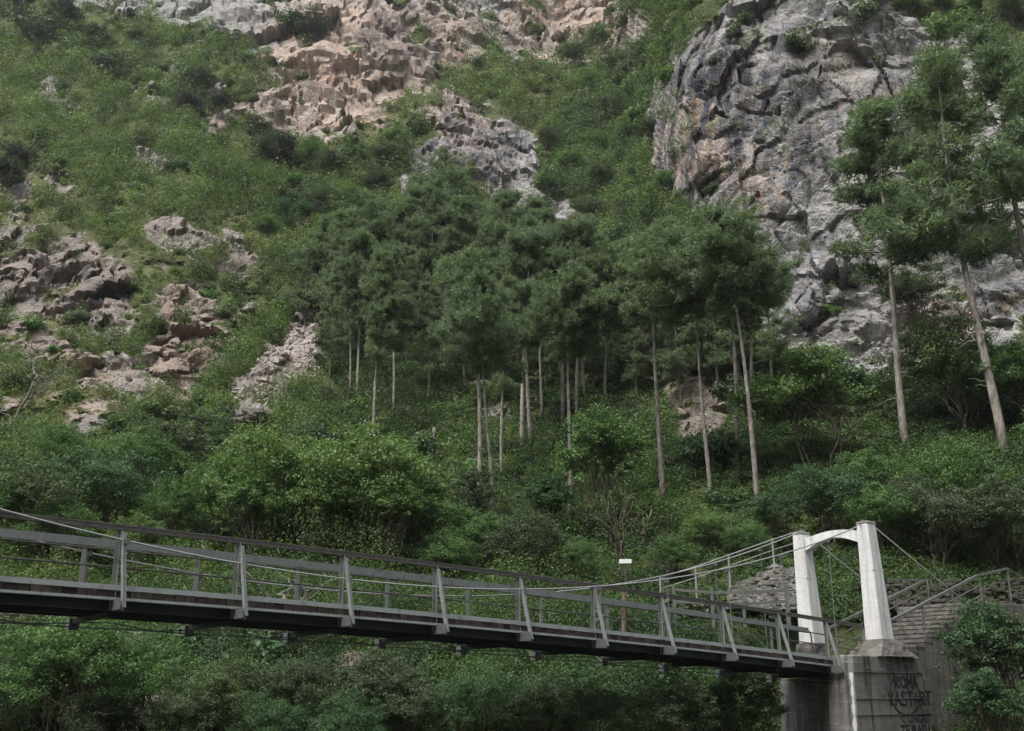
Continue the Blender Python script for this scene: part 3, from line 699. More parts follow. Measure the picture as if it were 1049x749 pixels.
def broadleaf(seed, H, R, base=.3, leaf=.14, nl=7, ncl=70, per=80, trunk_r=.11, stems=1, flat=.75, droop=0.0):
    global rng
    keep = rng; rng = np.random.default_rng(seed)
    cz = H * (base + 1) / 2; hz = H * (1 - base) / 2
    lob = []
    for i in range(nl):
        d = rvec(1)[0]; d[2] = abs(d[2]) * .9 - .25; k = .45 + .45 * rng.random()
        lob.append((np.array([0, 0, cz]) + d * np.array([R, R, hz]) * k, R * (.34 + .28 * rng.random())))
    lob.append((np.array([0, 0, cz + hz * .4]), R * .5))
    C = []; Nn = []; S = []; rn = []; tips = []
    for i in range(ncl):
        c, r = lob[rng.integers(len(lob))]
        d = rvec(1)[0]; d[2] = d[2] * .8 + .15
        p = c + d * r * np.array([1, 1, flat]) * (.55 + .5 * rng.random())
        p[2] = max(p[2], H * base * .7); tips.append(p)
        cr = R * (.075 + .11 * rng.random()); m = int(per * .8 * (.5 + .9 * rng.random()))
        q = rvec(m) * (rng.random((m, 1)) ** .45) * cr * np.array([1.25, 1.25, .7])
        q[:, 2] -= droop * np.abs(q[:, 0])
        C.append(p + q); Nn.append(unit(rvec(m) * .8 + np.array([0, 0, .75]) + unit(q) * .5)); S.append(leaf * (.55 + .3 * rng.random()) * (.8 + .8 * rng.random(m))); rn.append(np.clip(rng.random() * .7 + .3 * rng.random(m), 0, 1))
    C = np.concatenate(C); Nn = np.concatenate(Nn)
    me = np_mesh('crown', leaf_quads(C, Nn, np.concatenate(S)), 4, np.concatenate(rn))
    mb = MB()
    for s in range(stems):
        o = np.array([rng.normal() * .18, rng.normal() * .18, 0]) if stems > 1 else np.zeros(3)
        top = np.array([rng.normal() * R * .12, rng.normal() * R * .12, H * (base + .12)]) + o * 3
        tr = trunk_r / math.sqrt(stems)
        p = bent(o - Z * .5, top, 7, 0, H * .012); mb.tube(p, list(np.linspace(tr * 1.25, tr * .7, 7)), 7)
        for c, r in lob:
            if stems > 1 and rng.random() < .5: continue
            e = c + rng.normal(size=3) * r * .2; p2 = bent(p[-1 - rng.integers(0, 3)], e, 6, R * .08, R * .04); mb.tube(p2, list(np.linspace(tr * .6, tr * .16, 6)), 5)
            for k in range(3):
                tt = tips[rng.integers(len(tips))]
                if np.linalg.norm(tt - c) < r * 1.3: mb.tube(bent(p2[rng.integers(2, 5)], tt, 4, 0, R * .03), list(np.linspace(tr * .25, tr * .07, 4)), 4)
    rng = keep
    return me, mb.mesh('trunk', True)

def pine(seed, H, R, cb=.5, dens=1.0, low=False):
    global rng
    keep = rng; rng = np.random.default_rng(seed)
    n = 11; lean = rng.normal(size=2) * .012 * H; ph = rng.random(2) * 6; tz = np.linspace(0, 1, n)
    path = np.c_[lean[0] * tz + .012 * H * np.sin(tz * 4 + ph[0]), lean[1] * tz + .010 * H * np.sin(tz * 5 + ph[1]), tz * H]
    path -= path[0]; path[0, 2] = -.8
    r0 = H * .0098; mb = MB(); mb.tube(path, list(r0 * (1.1 - tz * .95)), 8)
    at = lambda t: np.array([np.interp(t, tz, path[:, k]) for k in range(3)])
    C = []; A = []; rn = []
    nw = int(13 * dens)
    for w in range(nw):
        t = cb + (1 - cb) * (w + .3 * rng.random()) / nw; f = (t - cb) / (1 - cb)
        prof = min(1, .55 + f * 2.2) * (1 - f) ** .55 + .10
        for k in range(rng.integers(3, 6)):
            if rng.random() < .27: continue
            az = rng.random() * 6.283; L = R * prof * (.40 + .85 * rng.random()); el = -.12 + .75 * f + rng.normal() * .18
            d = np.array([math.cos(az) * math.cos(el), math.sin(az) * math.cos(el), math.sin(el)])
            a = at(t); e = a + d * L; lp = bent(a, e, 5, -L * .06, L * .03); lp[-1, 2] += L * .12
            mb.tube(lp, list(np.linspace(r0 * .34 * (1.1 - f * .7), r0 * .07, 5)), 4, cap=False)
            side = np.array([-math.sin(az), math.cos(az), 0]); cr = rng.random()
            for pad in range(int(2.5 + 4.2 * L / R)):
                sp_ = .30 + .72 * rng.random() ** .75; i = min(3, int(sp_ * 4)); g = min(sp_ * 4 - i, 1.1)
                pc = lp[i] + (lp[i + 1] - lp[i]) * g + side * rng.normal() * L * .20 * (1.15 - .6 * sp_) + Z * (rng.random() * .08 + .02) * L; kr = rng.random()
                for tf in range(rng.integers(6, 11)):
                    p = pc + rng.normal(size=3) * H * .0150 * np.array([1.25, 1.25, .6])
                    C.append(p); A.append(unit(d * .5 + (p - pc) / (H * .02) + Z * .8)); rn.append(kr * .55 + cr * .25 + rng.random() * .2)
    C = np.array(C); A = np.array(A); rn = np.array(rn)
    m = 20; n_ = len(C)
    # needle tuft: m slender blades fanning out around the twig tip
    Cr = np.repeat(C, m, 0); Ar = np.repeat(A, m, 0)
    dv = unit(rvec(n_ * m) * .95 + Ar * .75); ln = (H * .0165) * (.7 + .6 * rng.random((n_ * m, 1))); wd = H * .0021
    sd = unit(np.cross(dv, rvec(n_ * m))) * wd
    b0 = Cr + rvec(n_ * m) * H * .010
    V = np.stack([b0 - sd, b0 + sd, b0 + dv * ln], 1).reshape(-1, 3)
    me = np_mesh('crown', V, 3, np.clip(np.repeat(rn, m) + rng.normal(size=n_ * m) * .1, 0, 1))
    # dead snags below the crown
    for k in range(int(9 * cb / .5)):
        t = cb * (.25 + .75 * rng.random()); az = rng.random() * 6.28; L = H * (.02 + .05 * rng.random())
        a = at(t); mb.tube(bent(a, a + np.array([math.cos(az) * L, math.sin(az) * L, L * rng.normal() * .35]), 4, 0, L * .06), [r0 * .16, r0 * .12, r0 * .08, r0 * .04], 4, cap=False)
    rng = keep
    return me, mb.mesh('trunk', True)

def shrub_mesh(seed, leaf=.13, nl=9, per=170, tall=.75, gap=.0):
    """unit bush: radius about 1, height about 1.5*tall"""
    global rng
    keep = rng; rng = np.random.default_rng(seed); C = []; Nn = []; rn = []
    for i in range(nl):
        a = rng.random() * 6.28; rr = .62 * math.sqrt(rng.random()); c = np.array([math.cos(a) * rr, math.sin(a) * rr, tall * (.3 + .75 * rng.random() * (1.1 - rr))]); r = .26 + .24 * rng.random()
        m = int(per * (.7 + .6 * rng.random())); d = rvec(m); q = d * (rng.random((m, 1)) ** .33) * r * np.array([1.1, 1.1, .85]); k = rng.random() * .6
        C.append(c + q); Nn.append(unit(d * .6 + rvec(m) * .7 + np.array([0, 0, .6]))); rn.append(k + .4 * rng.random(m))
    C = np.concatenate(C); C[:, 2] = np.maximum(C[:, 2], -.1)
    me = np_mesh('shrub', leaf_quads(C, np.concatenate(Nn), leaf * (.6 + .8 * rng.random(len(C)))), 4, np.concatenate(rn)); rng = keep
    return me

def place(name, crown, trunk, mc, mt, P, s, rz, label, cat, group=None, sz=None):
    o = empty(name, tuple(P), rz); o.scale = (s, s, sz or s)
    tag(o, label, cat, group)
    c = bpy.data.objects.new('crown', crown); COL.objects.link(c); c.parent = o
    if not crown.materials: crown.materials.append(None)
    c.material_slots[0].link = 'OBJECT'; c.material_slots[0].material = mc
    if trunk is not None:
        t = bpy.data.objects.new('trunk', trunk); COL.objects.link(t); t.parent = o
        if not trunk.materials: trunk.materials.append(mt)
    return o

def tan_e(v): return np.tan(PITCH + np.arctan((CY - v) / F_PX))
def height_for(P, vtop): return P[1] * float(tan_e(vtop)) - P[2]

# ---- pines
PV = [pine(200 + i, 20, 3.0 + .5 * (i % 3), cb) for i, cb in enumerate((.44, .58, .68, .50, .72))]
PB = [pine(230 + i, 16, 2.8 + .3 * i, .22, 1.2) for i in range(5)]
PBIG = [pine(261, 20, 2.9, .50, .72), pine(262, 20, 3.3, .48, .72)]
front = [  # base, top, variant, label
    (383, 455, 258, 0, 'tall pine with the longest pale trunk of the group above the scree gully'), (403, 425, 250, 1, 'pine with a grey trunk just behind the longest trunk near the scree'),
    (366, 412, 240, 2, 'slim pine with a leaning mottled trunk beside a thinner one'), (358, 412, 285, 3, 'thin short pine at the edge of the stand nearest the scree gully'),
    (490, 520, 262, 1, 'pine with bare snags low on a straight pale trunk, front of the stand'), (507, 556, 292, 2, 'pine whose pale trunk reaches lowest of the pair over the deck'),
    (514, 492, 285, 0, 'slender pine immediately behind the low reaching pale trunk'), (535, 466, 232, 3, 'pine with a dark straight trunk, first of a close pair mid stand'),
    (544, 460, 222, 0, 'pine with a pale straight trunk, second of a close pair mid stand'), (556, 434, 238, 4, 'pine with a short visible trunk deep in the stand'),
    (577, 442, 232, 1, 'pine with a thick brown trunk among four close trunks'), (583, 545, 285, 4, 'pine whose lower trunk passes through the leafy ash tree'),
    (591, 440, 222, 3, 'pine with a pale mottled trunk, middle of four close trunks'), (601, 432, 245, 2, 'pine with a slim grey trunk, last of four close trunks'),
    (621, 422, 250, 0, 'pine with a faint brown trunk before the small rock outcrop'), (680, 518, 238, 2, 'pine with a white flecked trunk standing alone beside dark rock'),
    (729, 514, 252, 4, 'pine with a slightly bent pale trunk between the dark rock and the twin trunks'), (754, 482, 224, 1, 'pine with a grey trunk, thinner of the close pair near the cliff'),
    (772, 474, 236, 2, 'pine with a thin trunk half hidden behind its thicker neighbour'), (777, 528, 222, 4, 'pine with the thick pale trunk, outermost of the stand toward the cliff')]
def pick(L, i): return L[i % len(L)]
for i, (u, v, vt, k, lab) in enumerate(front):
    P = surf(u, v); H = height_for(P, vt); c, t = PV[k]
    o = place('pine_tree', c, t, M['pine'], M['pine_bark'], P, H / 20 * random.uniform(.8, 1.0), random.uniform(0, 6.28), lab, 'pine tree', 'pines with bare trunks in the stand', H / 20)
    o.rotation_euler[0] = random.gauss(0, .022); o.rotation_euler[1] = random.gauss(-.012, .026)
back = [(330, 335, 222), (346, 352, 216), (420, 335, 188), (440, 342, 184), (452, 322, 160), (470, 350, 200), (400, 332, 205), (500, 352, 208), (520, 362, 198), (376, 340, 198), (560, 362, 212), (612, 372, 240), (640, 382, 248), (662, 402, 246),
        (700, 402, 236), (722, 392, 240), (738, 412, 250), (462, 302, 166), (430, 292, 178), (312, 342, 246), (391, 303, 204), (546, 342, 204), (592, 352, 220), (683, 384, 256), (792, 402, 262), (416, 372, 250), (455, 385, 262), (530, 392, 250), (575, 388, 242), (628, 402, 262),
        (482, 300, 190), (510, 305, 200), (350, 372, 262), (476, 400, 285), (560, 408, 275), (760, 400, 258), (655, 420, 290), (610, 415, 285), (438, 412, 290), (515, 420, 295), (700, 425, 285), (338, 392, 280)]
for i, (u, v, vt) in enumerate(back):
    P = surf(u, v); H = height_for(P, vt); c, t = PB[i % 5]
    place('pine_tree', c, t, M['pine'], M['pine_bark'], P, H / 16, random.uniform(0, 6.28), 'dense dark pine merging with its neighbours at the back of the stand', 'pine tree', 'dense pines at the back of the stand')
for u, v, vt, k, lab, rz in ((929, 466, 104, 0, 'tall pine with layered crown and leaning trunk standing before the grey cliff', .5), (1032, 476, 52, 1, 'tallest pine with a bent trunk at the picture edge before the cliff', 2.2),
                         (1085, 470, 40, 0, 'big pine cut off by the picture edge beside the tallest pine', 4.0), (1000, 330, 40, 1, 'dark pine rooted high on the cliff ledge behind the tallest pine', 1.0)):
    P = surf(u, v); H = height_for(P, vt); c, t = PBIG[k]
    place('pine_tree', c, t, M['pine'], M['pine_bark'], P, H / 20, rz, lab, 'pine tree', 'large pines before the cliff')

# ---- broadleaf trees
BV = {}
def bl(key):
    if key not in BV:
        s = 400 + len(BV)
        BV[key] = {'wide': lambda: broadleaf(s, 7, 3.6, .08, .17, 19, 333, 85, .13, 2, .9), 'wide2': lambda: broadleaf(s, 7, 3.3, .05, .17, 18, 319, 85, .12, 3, .9), 'round': lambda: broadleaf(s, 6, 2.7, .34, .16, 13, 300, 95, .08, 4, .7),
                   'tall': lambda: broadleaf(s, 8, 2.2, .10, .16, 17, 275, 80, .10, 3, .9), 'sparse': lambda: broadleaf(s, 8, 2.8, .30, .13, 8, 70, 26, .12, 2), 'near': lambda: broadleaf(s, 6, 2.4, .04, .12, 17, 319, 90, .09, 3, .9),
                   'near2': lambda: broadleaf(s, 6, 2.8, .06, .12, 17, 333, 90, .10, 2, .7, .15), 'dark': lambda: broadleaf(s, 6, 2.6, .05, .15, 16, 290, 90, .11, 2, .9)}[key]()
    return BV[key]
BH = {'wide': 7, 'wide2': 7, 'round': 6, 'tall': 8, 'sparse': 8, 'near': 6, 'near2': 6, 'dark': 6}
trees = [  # base u, v, top v, shape, leaf material, label
    (285, 590, 430, 'wide', 'light', 'broad light green tree with a forked dark trunk behind the handrail'), (372, 590, 422, 'wide2', 'light', 'broad bright green tree beside the forked one, touching the pine trunks'),
    (432, 592, 492, 'wide', 'broad', 'low spreading green tree behind the deck before the pine stand'), (232, 570, 452, 'wide2', 'broad', 'mid green tree between the forked tree and the dark evergreen'),
    (98, 570, 450, 'wide', 'teal', 'bluish green tree at the foot of the slope behind the handrail'), (30, 585, 462, 'wide2', 'scrub', 'dull green tree at the picture edge behind the handrail'),
    (192, 512, 410, 'dark', 'dark', 'dark rounded evergreen below the tan rock outcrop'), (165, 575, 480, 'near', 'broad', 'green tree growing behind the deck, between bluish tree and mid green tree'),
    (618, 570, 396, 'tall', 'broad', 'upright leafy ash among the pine trunks'), (560, 575, 470, 'tall', 'teal', 'slim bluish green tree before the pine trunks mid picture'),
    (638, 615, 478, 'sparse', 'olive', 'thin leaved tree with dark open branches behind the white sign'), (838, 500, 355, 'round', 'light', 'round topped fresh green tree with several thin stems below the cliff'),
    (985, 452, 322, 'wide', 'olive', 'yellowish green tree between the two tall cliff pines'), (1056, 455, 345, 'wide2', 'broad', 'green tree at the picture edge behind the tallest pine trunk'),
    (895, 540, 455, 'wide2', 'broad', 'low green tree at the foot of the tall cliff pine'), (850, 565, 472, 'wide', 'teal', 'dark bluish bushy tree above the portal beam'),
    (905, 580, 490, 'wide2', 'broad', 'bushy tree behind the near portal column'), (965, 588, 492, 'wide', 'dark', 'dark bushy tree above the stair railing'), (1035, 592, 480, 'wide2', 'dark', 'dark bushy tree at the picture edge above the retaining wall'),
    (948, 345, 262, 'dark', 'dark', 'dark ivy clad evergreen against the pale cliff face'), (800, 560, 488, 'near', 'teal', 'small bluish tree above the dry stone wall'),
    (725, 578, 518, 'near2', 'light', 'bright green low tree below the twin pine trunks'), (765, 582, 530, 'near2', 'broad', 'glossy low bush tree by the path railing'),
    (500, 600, 520, 'wide2', 'broad', 'green bushy tree behind the deck under the lowest pine trunk'), (690, 600, 540, 'near', 'broad', 'small green tree between the white sign and path railing'),
    (330, 600, 455, 'tall', 'light', 'light green bushy tree right behind the handrail below the forked tree'), (250, 600, 462, 'tall', 'broad', 'leafy low tree touching the handrail under the forked tree'), (402, 605, 462, 'tall', 'light', 'light green low tree directly behind the handrail beside the spreading tree'),
    (60, 590, 500, 'near2', 'broad', 'leafy tree close behind the handrail under the bluish tree'), (130, 598, 512, 'near', 'light', 'light green shrubby tree close behind the handrail'), (460, 610, 530, 'near', 'broad', 'round leafy tree close behind the deck near the lowest pine trunk'), (545, 612, 520, 'wide', 'dark', 'dark bushy tree behind the deck under the mid stand pines'), (590, 610, 545, 'near2', 'broad', 'low leafy tree behind the deck beside the white sign'),
    (140, 520, 432, 'wide', 'broad', 'green tree at the foot of the purple rocks'), (60, 510, 425, 'near2', 'broad', 'green tree below the dry slope with the dead tree'),
    (990, 560, 450, 'wide', 'broad', 'green tree under the tallest pine above the stairs'), (935, 560, 478, 'near2', 'dark', 'low dark tree above the retaining wall beside the portal'),
    (660, 560, 500, 'wide2', 'broad', 'green bushes of a low tree before the lone flecked pine trunk'), (480, 560, 470, 'dark', 'dark', 'dark tree at the foot of the bare snag pine'), (425, 540, 460, 'near', 'broad', 'green tree by the broken pale trunk'),
    (1112, 520, 400, 'wide2', 'broad', 'green tree just outside the picture edge above the stairs'), (1150, 590, 470, 'wide', 'dark', 'dark tree outside the picture edge beyond the retaining wall'), (1125, 800, 640, 'near', 'teal', 'bluish tree outside the picture edge below the stairs'), (-60, 590, 460, 'wide', 'broad', 'green tree outside the picture edge behind the handrail'), (-70, 785, 650, 'near2', 'dark', 'dark tree outside the picture edge under the deck'),
    # below and behind the deck
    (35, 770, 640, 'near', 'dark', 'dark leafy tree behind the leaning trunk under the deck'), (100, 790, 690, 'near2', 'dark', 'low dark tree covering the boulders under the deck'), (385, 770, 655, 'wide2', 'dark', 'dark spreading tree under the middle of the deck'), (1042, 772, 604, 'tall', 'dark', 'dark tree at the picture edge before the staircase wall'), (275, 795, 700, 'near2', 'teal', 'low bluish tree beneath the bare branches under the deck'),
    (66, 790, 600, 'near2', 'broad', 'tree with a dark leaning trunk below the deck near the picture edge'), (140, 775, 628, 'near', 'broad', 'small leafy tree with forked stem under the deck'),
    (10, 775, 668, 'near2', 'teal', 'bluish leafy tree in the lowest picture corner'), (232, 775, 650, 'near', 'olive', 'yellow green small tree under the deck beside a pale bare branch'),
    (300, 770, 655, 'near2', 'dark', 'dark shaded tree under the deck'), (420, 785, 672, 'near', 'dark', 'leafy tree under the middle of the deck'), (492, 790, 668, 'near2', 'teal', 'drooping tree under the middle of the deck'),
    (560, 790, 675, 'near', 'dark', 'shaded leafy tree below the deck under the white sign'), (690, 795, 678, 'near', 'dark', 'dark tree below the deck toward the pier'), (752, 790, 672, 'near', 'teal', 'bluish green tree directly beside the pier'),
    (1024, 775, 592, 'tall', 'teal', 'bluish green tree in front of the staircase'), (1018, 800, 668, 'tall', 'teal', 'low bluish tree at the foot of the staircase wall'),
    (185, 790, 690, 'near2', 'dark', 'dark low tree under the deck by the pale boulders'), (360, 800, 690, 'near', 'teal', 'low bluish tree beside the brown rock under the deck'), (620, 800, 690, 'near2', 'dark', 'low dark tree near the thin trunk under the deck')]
for i, (u, v, vt, k, m, lab) in enumerate(trees):
    P = surf(u, v); c, t = bl(k); s = height_for(P, vt) / BH[k]
    place('ivy_clad_tree' if 'ivy' in lab else 'broadleaf_tree', c, t, M[m], M['bark'], P, s, random.uniform(0, 6.28), lab, 'tree', 'broadleaf trees on the bank')
def grove(pts, mats, label, group, shapes=('wide', 'wide2', 'dark', 'tall')):
    for i, (u, v, r) in enumerate(pts):
        r = r * (1.35 if mats[0] == 'oak' else 1.1); P = surf(u, v); k = shapes[i % len(shapes)]; c, t = bl(k); H = 2.9 * r * P[1] / F_PX
        place('broadleaf_tree', c, t, M[mats[i % len(mats)]], M['bark'], P, H / BH[k] * .8, random.uniform(0, 6.28), label, 'tree', group, H / BH[k] * random.uniform(.75, .95))
grove([(318, 172, 17), (338, 188, 18), (362, 176, 17), (300, 205, 16), (330, 222, 18), (358, 214, 17), (384, 196, 16), (310, 240, 17), (342, 250, 17), (392, 176, 15), (404, 160, 14), (372, 232, 17), (288, 232, 14), (272, 262, 14)],
      ['broad', 'dark', 'teal', 'broad', 'scrub'], 'green tree in the wooded patch between open slope and pine stand', 'trees of the wooded patch above the pines')
grove([(588, 70, 15), (612, 52, 16), (640, 40, 17), (668, 22, 16), (604, 100, 15), (632, 88, 18), (655, 70, 17), (580, 132, 15), (628, 125, 18), (652, 115, 17), (610, 160, 17), (640, 158, 18), (668, 150, 16), (585, 185, 16), (618, 198, 18), (650, 195, 18), (678, 205, 16), (600, 228, 17), (635, 232, 18), (665, 240, 17), (560, 160, 13), (560, 205, 13), (690, 240, 15), (625, 20, 14)],
      ['dark', 'broad', 'dark', 'teal', 'broad', 'scrub'], 'dense dark green tree in the steep gully beside the grey cliff', 'trees of the steep gully')
grove([(900, 14, 16), (930, 22, 17), (960, 20, 17), (1000, 28, 17), (1035, 40, 18), (985, 62, 13), (1045, 110, 16), (1000, 140, 13)], ['dark', 'broad', 'light', 'broad'], 'green tree on top of the grey cliff above the large pines', 'trees on the cliff top')
grove([(20, 22, 15), (60, 36, 16), (98, 48, 13), (36, 60, 14), (112, 84, 13), (205, 108, 13), (225, 128, 12), (190, 122, 11), (262, 150, 13), (284, 168, 15), (268, 172, 13), (14, 176, 15), (6, 200, 14), (150, 60, 9), (320, 42, 14), (300, 34, 12), (136, 44, 9)], ['oak'], 'dark evergreen oak standing out on the pale green mountainside', 'evergreen oaks on the open slope', ('dark', 'wide2'))
# a bare trunk standing below the deck, a snag, a dead tree and a pale fallen branch
def snag(name, u, v, vt, r, lab, mat='pine_bark', br_=3, Y=None):
    P = surf(u, v) if Y is None else rp(u, v, Y); H = height_for(P, vt); mb = MB(); p = bent(np.zeros(3) - Z * .4, np.array([.06 * H, 0, H]), 8, 0, .03); mb.tube(p, list(np.linspace(r, r * .7, 8)), 8)
    o = empty(name, tuple(P)); tag(o, lab, 'dead tree'); mb.build('trunk', M[mat], o, smooth=True)
    for k in range(br_):
        a = random.random() * 6.28; L = H * .25; q = p[random.randint(3, 6)]; m2 = MB(); m2.tube(bent(q, q + np.array([math.cos(a) * L, math.sin(a) * L, L * .3]), 5, 0, L * .07), list(np.linspace(r * .35, r * .08, 5)), 5); m2.build('branch', M[mat], o, smooth=True)
snag('broken_trunk', 442, 468, 438, .16, 'short broken pale trunk standing in dark undergrowth')
snag('bare_trunk', 637, 712, 606, .13, 'mottled bare trunk rising below the deck under the white sign', 'bark', 2)
def dead_tree(u, v, sc_, lab, n=7, mat='dead'):
    P = surf(u, v); o = empty('dead_tree', tuple(P)); tag(o, lab, 'dead tree'); mb = MB(); p = bent(np.zeros(3), np.array([.3, 0, 1.0]) * sc_, 6, 0, .05 * sc_); mb.tube(p, list(np.linspace(.035, .02, 6) * sc_), 6); mb.build('trunk', M[mat], o, smooth=True)
    for k in range(n):
        a = random.uniform(0, 6.28); L = sc_ * random.uniform(.4, .9); q = p[random.randint(1, 5)]; e = q + np.array([math.cos(a), math.sin(a) * .6, random.uniform(.3, 1.0)]) * L
        m2 = MB(); b_ = bent(q, e, 6, 0, L * .06); m2.tube(b_, list(np.linspace(.018, .005, 6) * sc_), 5)
        for j in range(3): q2 = b_[random.randint(2, 5)]; m2.tube(bent(q2, q2 + rvec(1)[0] * L * .35 + Z * L * .2, 4, 0, L * .03), list(np.linspace(.008, .003, 4) * sc_), 4)
        m2.build('branch', M[mat], o, smooth=True)
dead_tree(12, 445, 3.6, 'bare grey dead tree on the dry slope below purple rock')
dead_tree(262, 690, 2.6, 'gnarled pale bare branches hanging under the deck', 9)
dead_tree(655, 575, 2.4, 'bare dark branching tree beside the white sign', 9, 'bark')

# ---- shrubs: individuals where the picture lets one count them
SH = [shrub_mesh(600 + i, lf, nl, 150, tl) for i, (lf, nl, tl) in enumerate(((.15, 9, .75), (.13, 11, .9), (.15, 8, .6), (.14, 12, 1.1), (.16, 7, .55), (.13, 10, .8)))]
for s_ in SH: s_.materials.append(None)
nsh = [0]
def shrub(u, v, r_px, mat, label, group, k=None, stretch=1.0):
    P = surf(u, v); r = r_px * P[1] / F_PX * 1.3
    o = bpy.data.objects.new('shrub', SH[(nsh[0] if k is None else k) % len(SH)]); COL.objects.link(o); nsh[0] += 1
    o.location = tuple(P - Z * r * .12); o.scale = (r * random.uniform(.9, 1.15), r * random.uniform(.9, 1.15), r * random.uniform(.85, 1.15) * stretch); o.rotation_euler = (random.uniform(-.1, .1), random.uniform(-.1, .1), random.uniform(0, 6.28))
    o.material_slots[0].link = 'OBJECT'; o.material_slots[0].material = M[mat]
    tag(o, label, 'shrub', group)
named = [(110, 84, 17, 'oak', 'large dark evergreen bush below the rocky skyline spur'), (40, 42, 26, 'oak', 'biggest dark evergreen thicket high on the grassy slope'), (275, 165, 21, 'oak', 'dark upright evergreen bush on the gully edge'),
         (229, 152, 14, 'dark', 'smaller dark evergreen bush left of the upright one'), (196, 120, 15, 'dark', 'dark open bush on a small grey ledge'), (292, 208, 18, 'scrub', 'grey green round tree like bush above the pines'),
         (8, 190, 20, 'dark', 'dark evergreen bush at the picture edge above the dry ledge'), (255, 62, 12, 'broad', 'green bush on the tan rocks near the top'), (300, 30, 22, 'scrub', 'grey scrub bush on the pale top cliff'),
         (600, 150, 16, 'olive', 'pale blossoming bush in the gully beside the cliff'), (480, 265, 20, 'light', 'bright yellow green bush between dark pines'), (430, 140, 18, 'dark', 'dark bush at the foot of the brown buttress'),
         (820, 50, 26, 'dark', 'dark bush on the cliff top ledge'), (885, 30, 20, 'scrub', 'grey green bush on the upper cliff'), (760, 30, 16, 'dark', 'small dark bush on the cliff brow'), (850, 322, 12, 'light', 'small bright bush on the cliff foot'),
         (540, 112, 14, 'scrub', 'bush on the skyline of the brown buttress'), (970, 40, 26, 'light', 'bright green bush above the white cliff patch'), (1030, 90, 24, 'broad', 'green bush on the cliff ledge at the picture edge'), (160, 330, 14, 'dark', 'dark bush left of the tan outcrop'), (228, 330, 12, 'dark', 'round dark bush on the shoulder of the tan outcrop')]
for u, v, r, m, lab in named: shrub(u, v, r, m, lab, 'bushes standing apart on the mountainside')
def scatter(n, u0, u1, v0, v1, r0, r1, mats, label, group, cond=None, stretch=1.0):
    c = 0; tries = 0
    while c < n and tries < n * 40:
        tries += 1; u = random.uniform(u0, u1); v = random.uniform(v0, v1)
        if cond is not None and not cond(u, v): continue
        if gridval(rock, u, v) > .38 and random.random() < .9: continue
        shrub(u, v, random.uniform(r0, r1) * (1 if random.random() < .75 else 1.4), random.choice(mats), label, group, None, stretch); c += 1
scatter(72, -20, 330, 20, 330, 5, 11, ['scrub', 'broad', 'olive', 'dark', 'scrub'], 'low round bush scattered over the open grassy mountainside', 'low bushes on the open slope')
scatter(38, -20, 340, 300, 470, 8, 16, ['broad', 'scrub', 'dark', 'broad', 'olive'], 'leafy bush on the lower slope among purple and tan rocks', 'bushes on the lower slope')
scatter(42, 545, 690, 20, 300, 8, 17, ['broad', 'dark', 'teal', 'broad', 'scrub'], 'leafy bush filling the steep gully beside the grey cliff', 'bushes in the gully', lambda u, v: u < 690 - max(0, (60 - v)) * .3 and u > 640 - v * .45)
scatter(28, 640, 1060, 0, 300, 5, 12, ['dark', 'scrub', 'dark', 'broad'], 'small bush clinging to ledges of the grey cliff', 'bushes on the cliff ledges')
scatter(18, 250, 640, 0, 170, 5, 11, ['scrub', 'dark', 'broad', 'olive'], 'small bush among the pinkish top rocks', 'bushes among the top rocks')
scatter(22, 330, 700, 170, 330, 9, 16, ['broad', 'teal', 'dark', 'broad'], 'bush showing between the crowns of the pines', 'bushes between the pines')
scatter(32, 330, 1060, 400, 600, 12, 24, ['broad', 'teal', 'dark', 'broad', 'light'], 'leafy bush in the shade under the pines', 'bushes under the pines')
scatter(26, -20, 1060, 640, 765, 16, 30, ['broad', 'teal', 'dark', 'broad'], 'leafy bush on the bank below the deck', 'bushes below the deck', lambda u, v: not (750 < u < 1000))

# ---- what nobody could count: undergrowth, scrub and grass as leaf masses grown on the hillside
def mass(name, n, u0, u1, v0, v1, rpx, leafpx, per, pal, lift, accept, aspect=.55, upr=.7, flatten=.75):
    u = rng.uniform(u0, u1, n); v = rng.uniform(v0, v1, n)
    k = rng.random(n) < accept(u, v); u, v = u[k], v[k]; n = len(u)
    P = surf(u, v); px = P[:, 1] / F_PX
    Ng = NG.reshape(nv, nu, 3)[np.clip(np.round(np.interp(v, V, np.arange(nv))).astype(int), 0, nv - 1), np.clip(np.round(np.interp(u, U, np.arange(nu))).astype(int), 0, nu - 1)]
    r = rng.uniform(rpx[0], rpx[1], n) * px
    big = fbm(P, 9, 3, 90) ; r *= np.clip(1 + .9 * big, .45, 1.8)
    C0 = P + Ng * (r * lift)[:, None] * .6 + Z * (r * lift)[:, None] * .6
    q = rng.normal(size=(n, per, 3)); q /= np.linalg.norm(q, axis=2, keepdims=True); rr = rng.random((n, per, 1)) ** .4
    off = q * rr * r[:, None, None] * np.array([1, 1, flatten])
    C = (C0[:, None, :] + off).reshape(-1, 3)
    Nn = unit(q.reshape(-1, 3) * .9 + rvec(n * per) * .55 + np.array([0, 0, upr * .6]))
    s = (leafpx * px)[:, None] * rng.uniform(.6, 1.4, (n, per))
    pal = np.array(pal); h = np.clip(.5 + .60 * fbm(P, 14, 3, 93) + .34 * rng.normal(size=n), 0, .999) * (len(pal) - 1)
    i = h.astype(int); f = (h - i)[:, None]; tint = pal[i] * (1 - f) + pal[np.minimum(i + 1, len(pal) - 1)] * f
    tint = np.repeat(tint, per, 0) * rng.uniform(.85, 1.2, (n * per, 1))
    me = np_mesh(name, leaf_quads(C, Nn, s.ravel(), aspect), 4, rng.random(n * per), tint)
    o = link(name, me, M['ivy']); return o
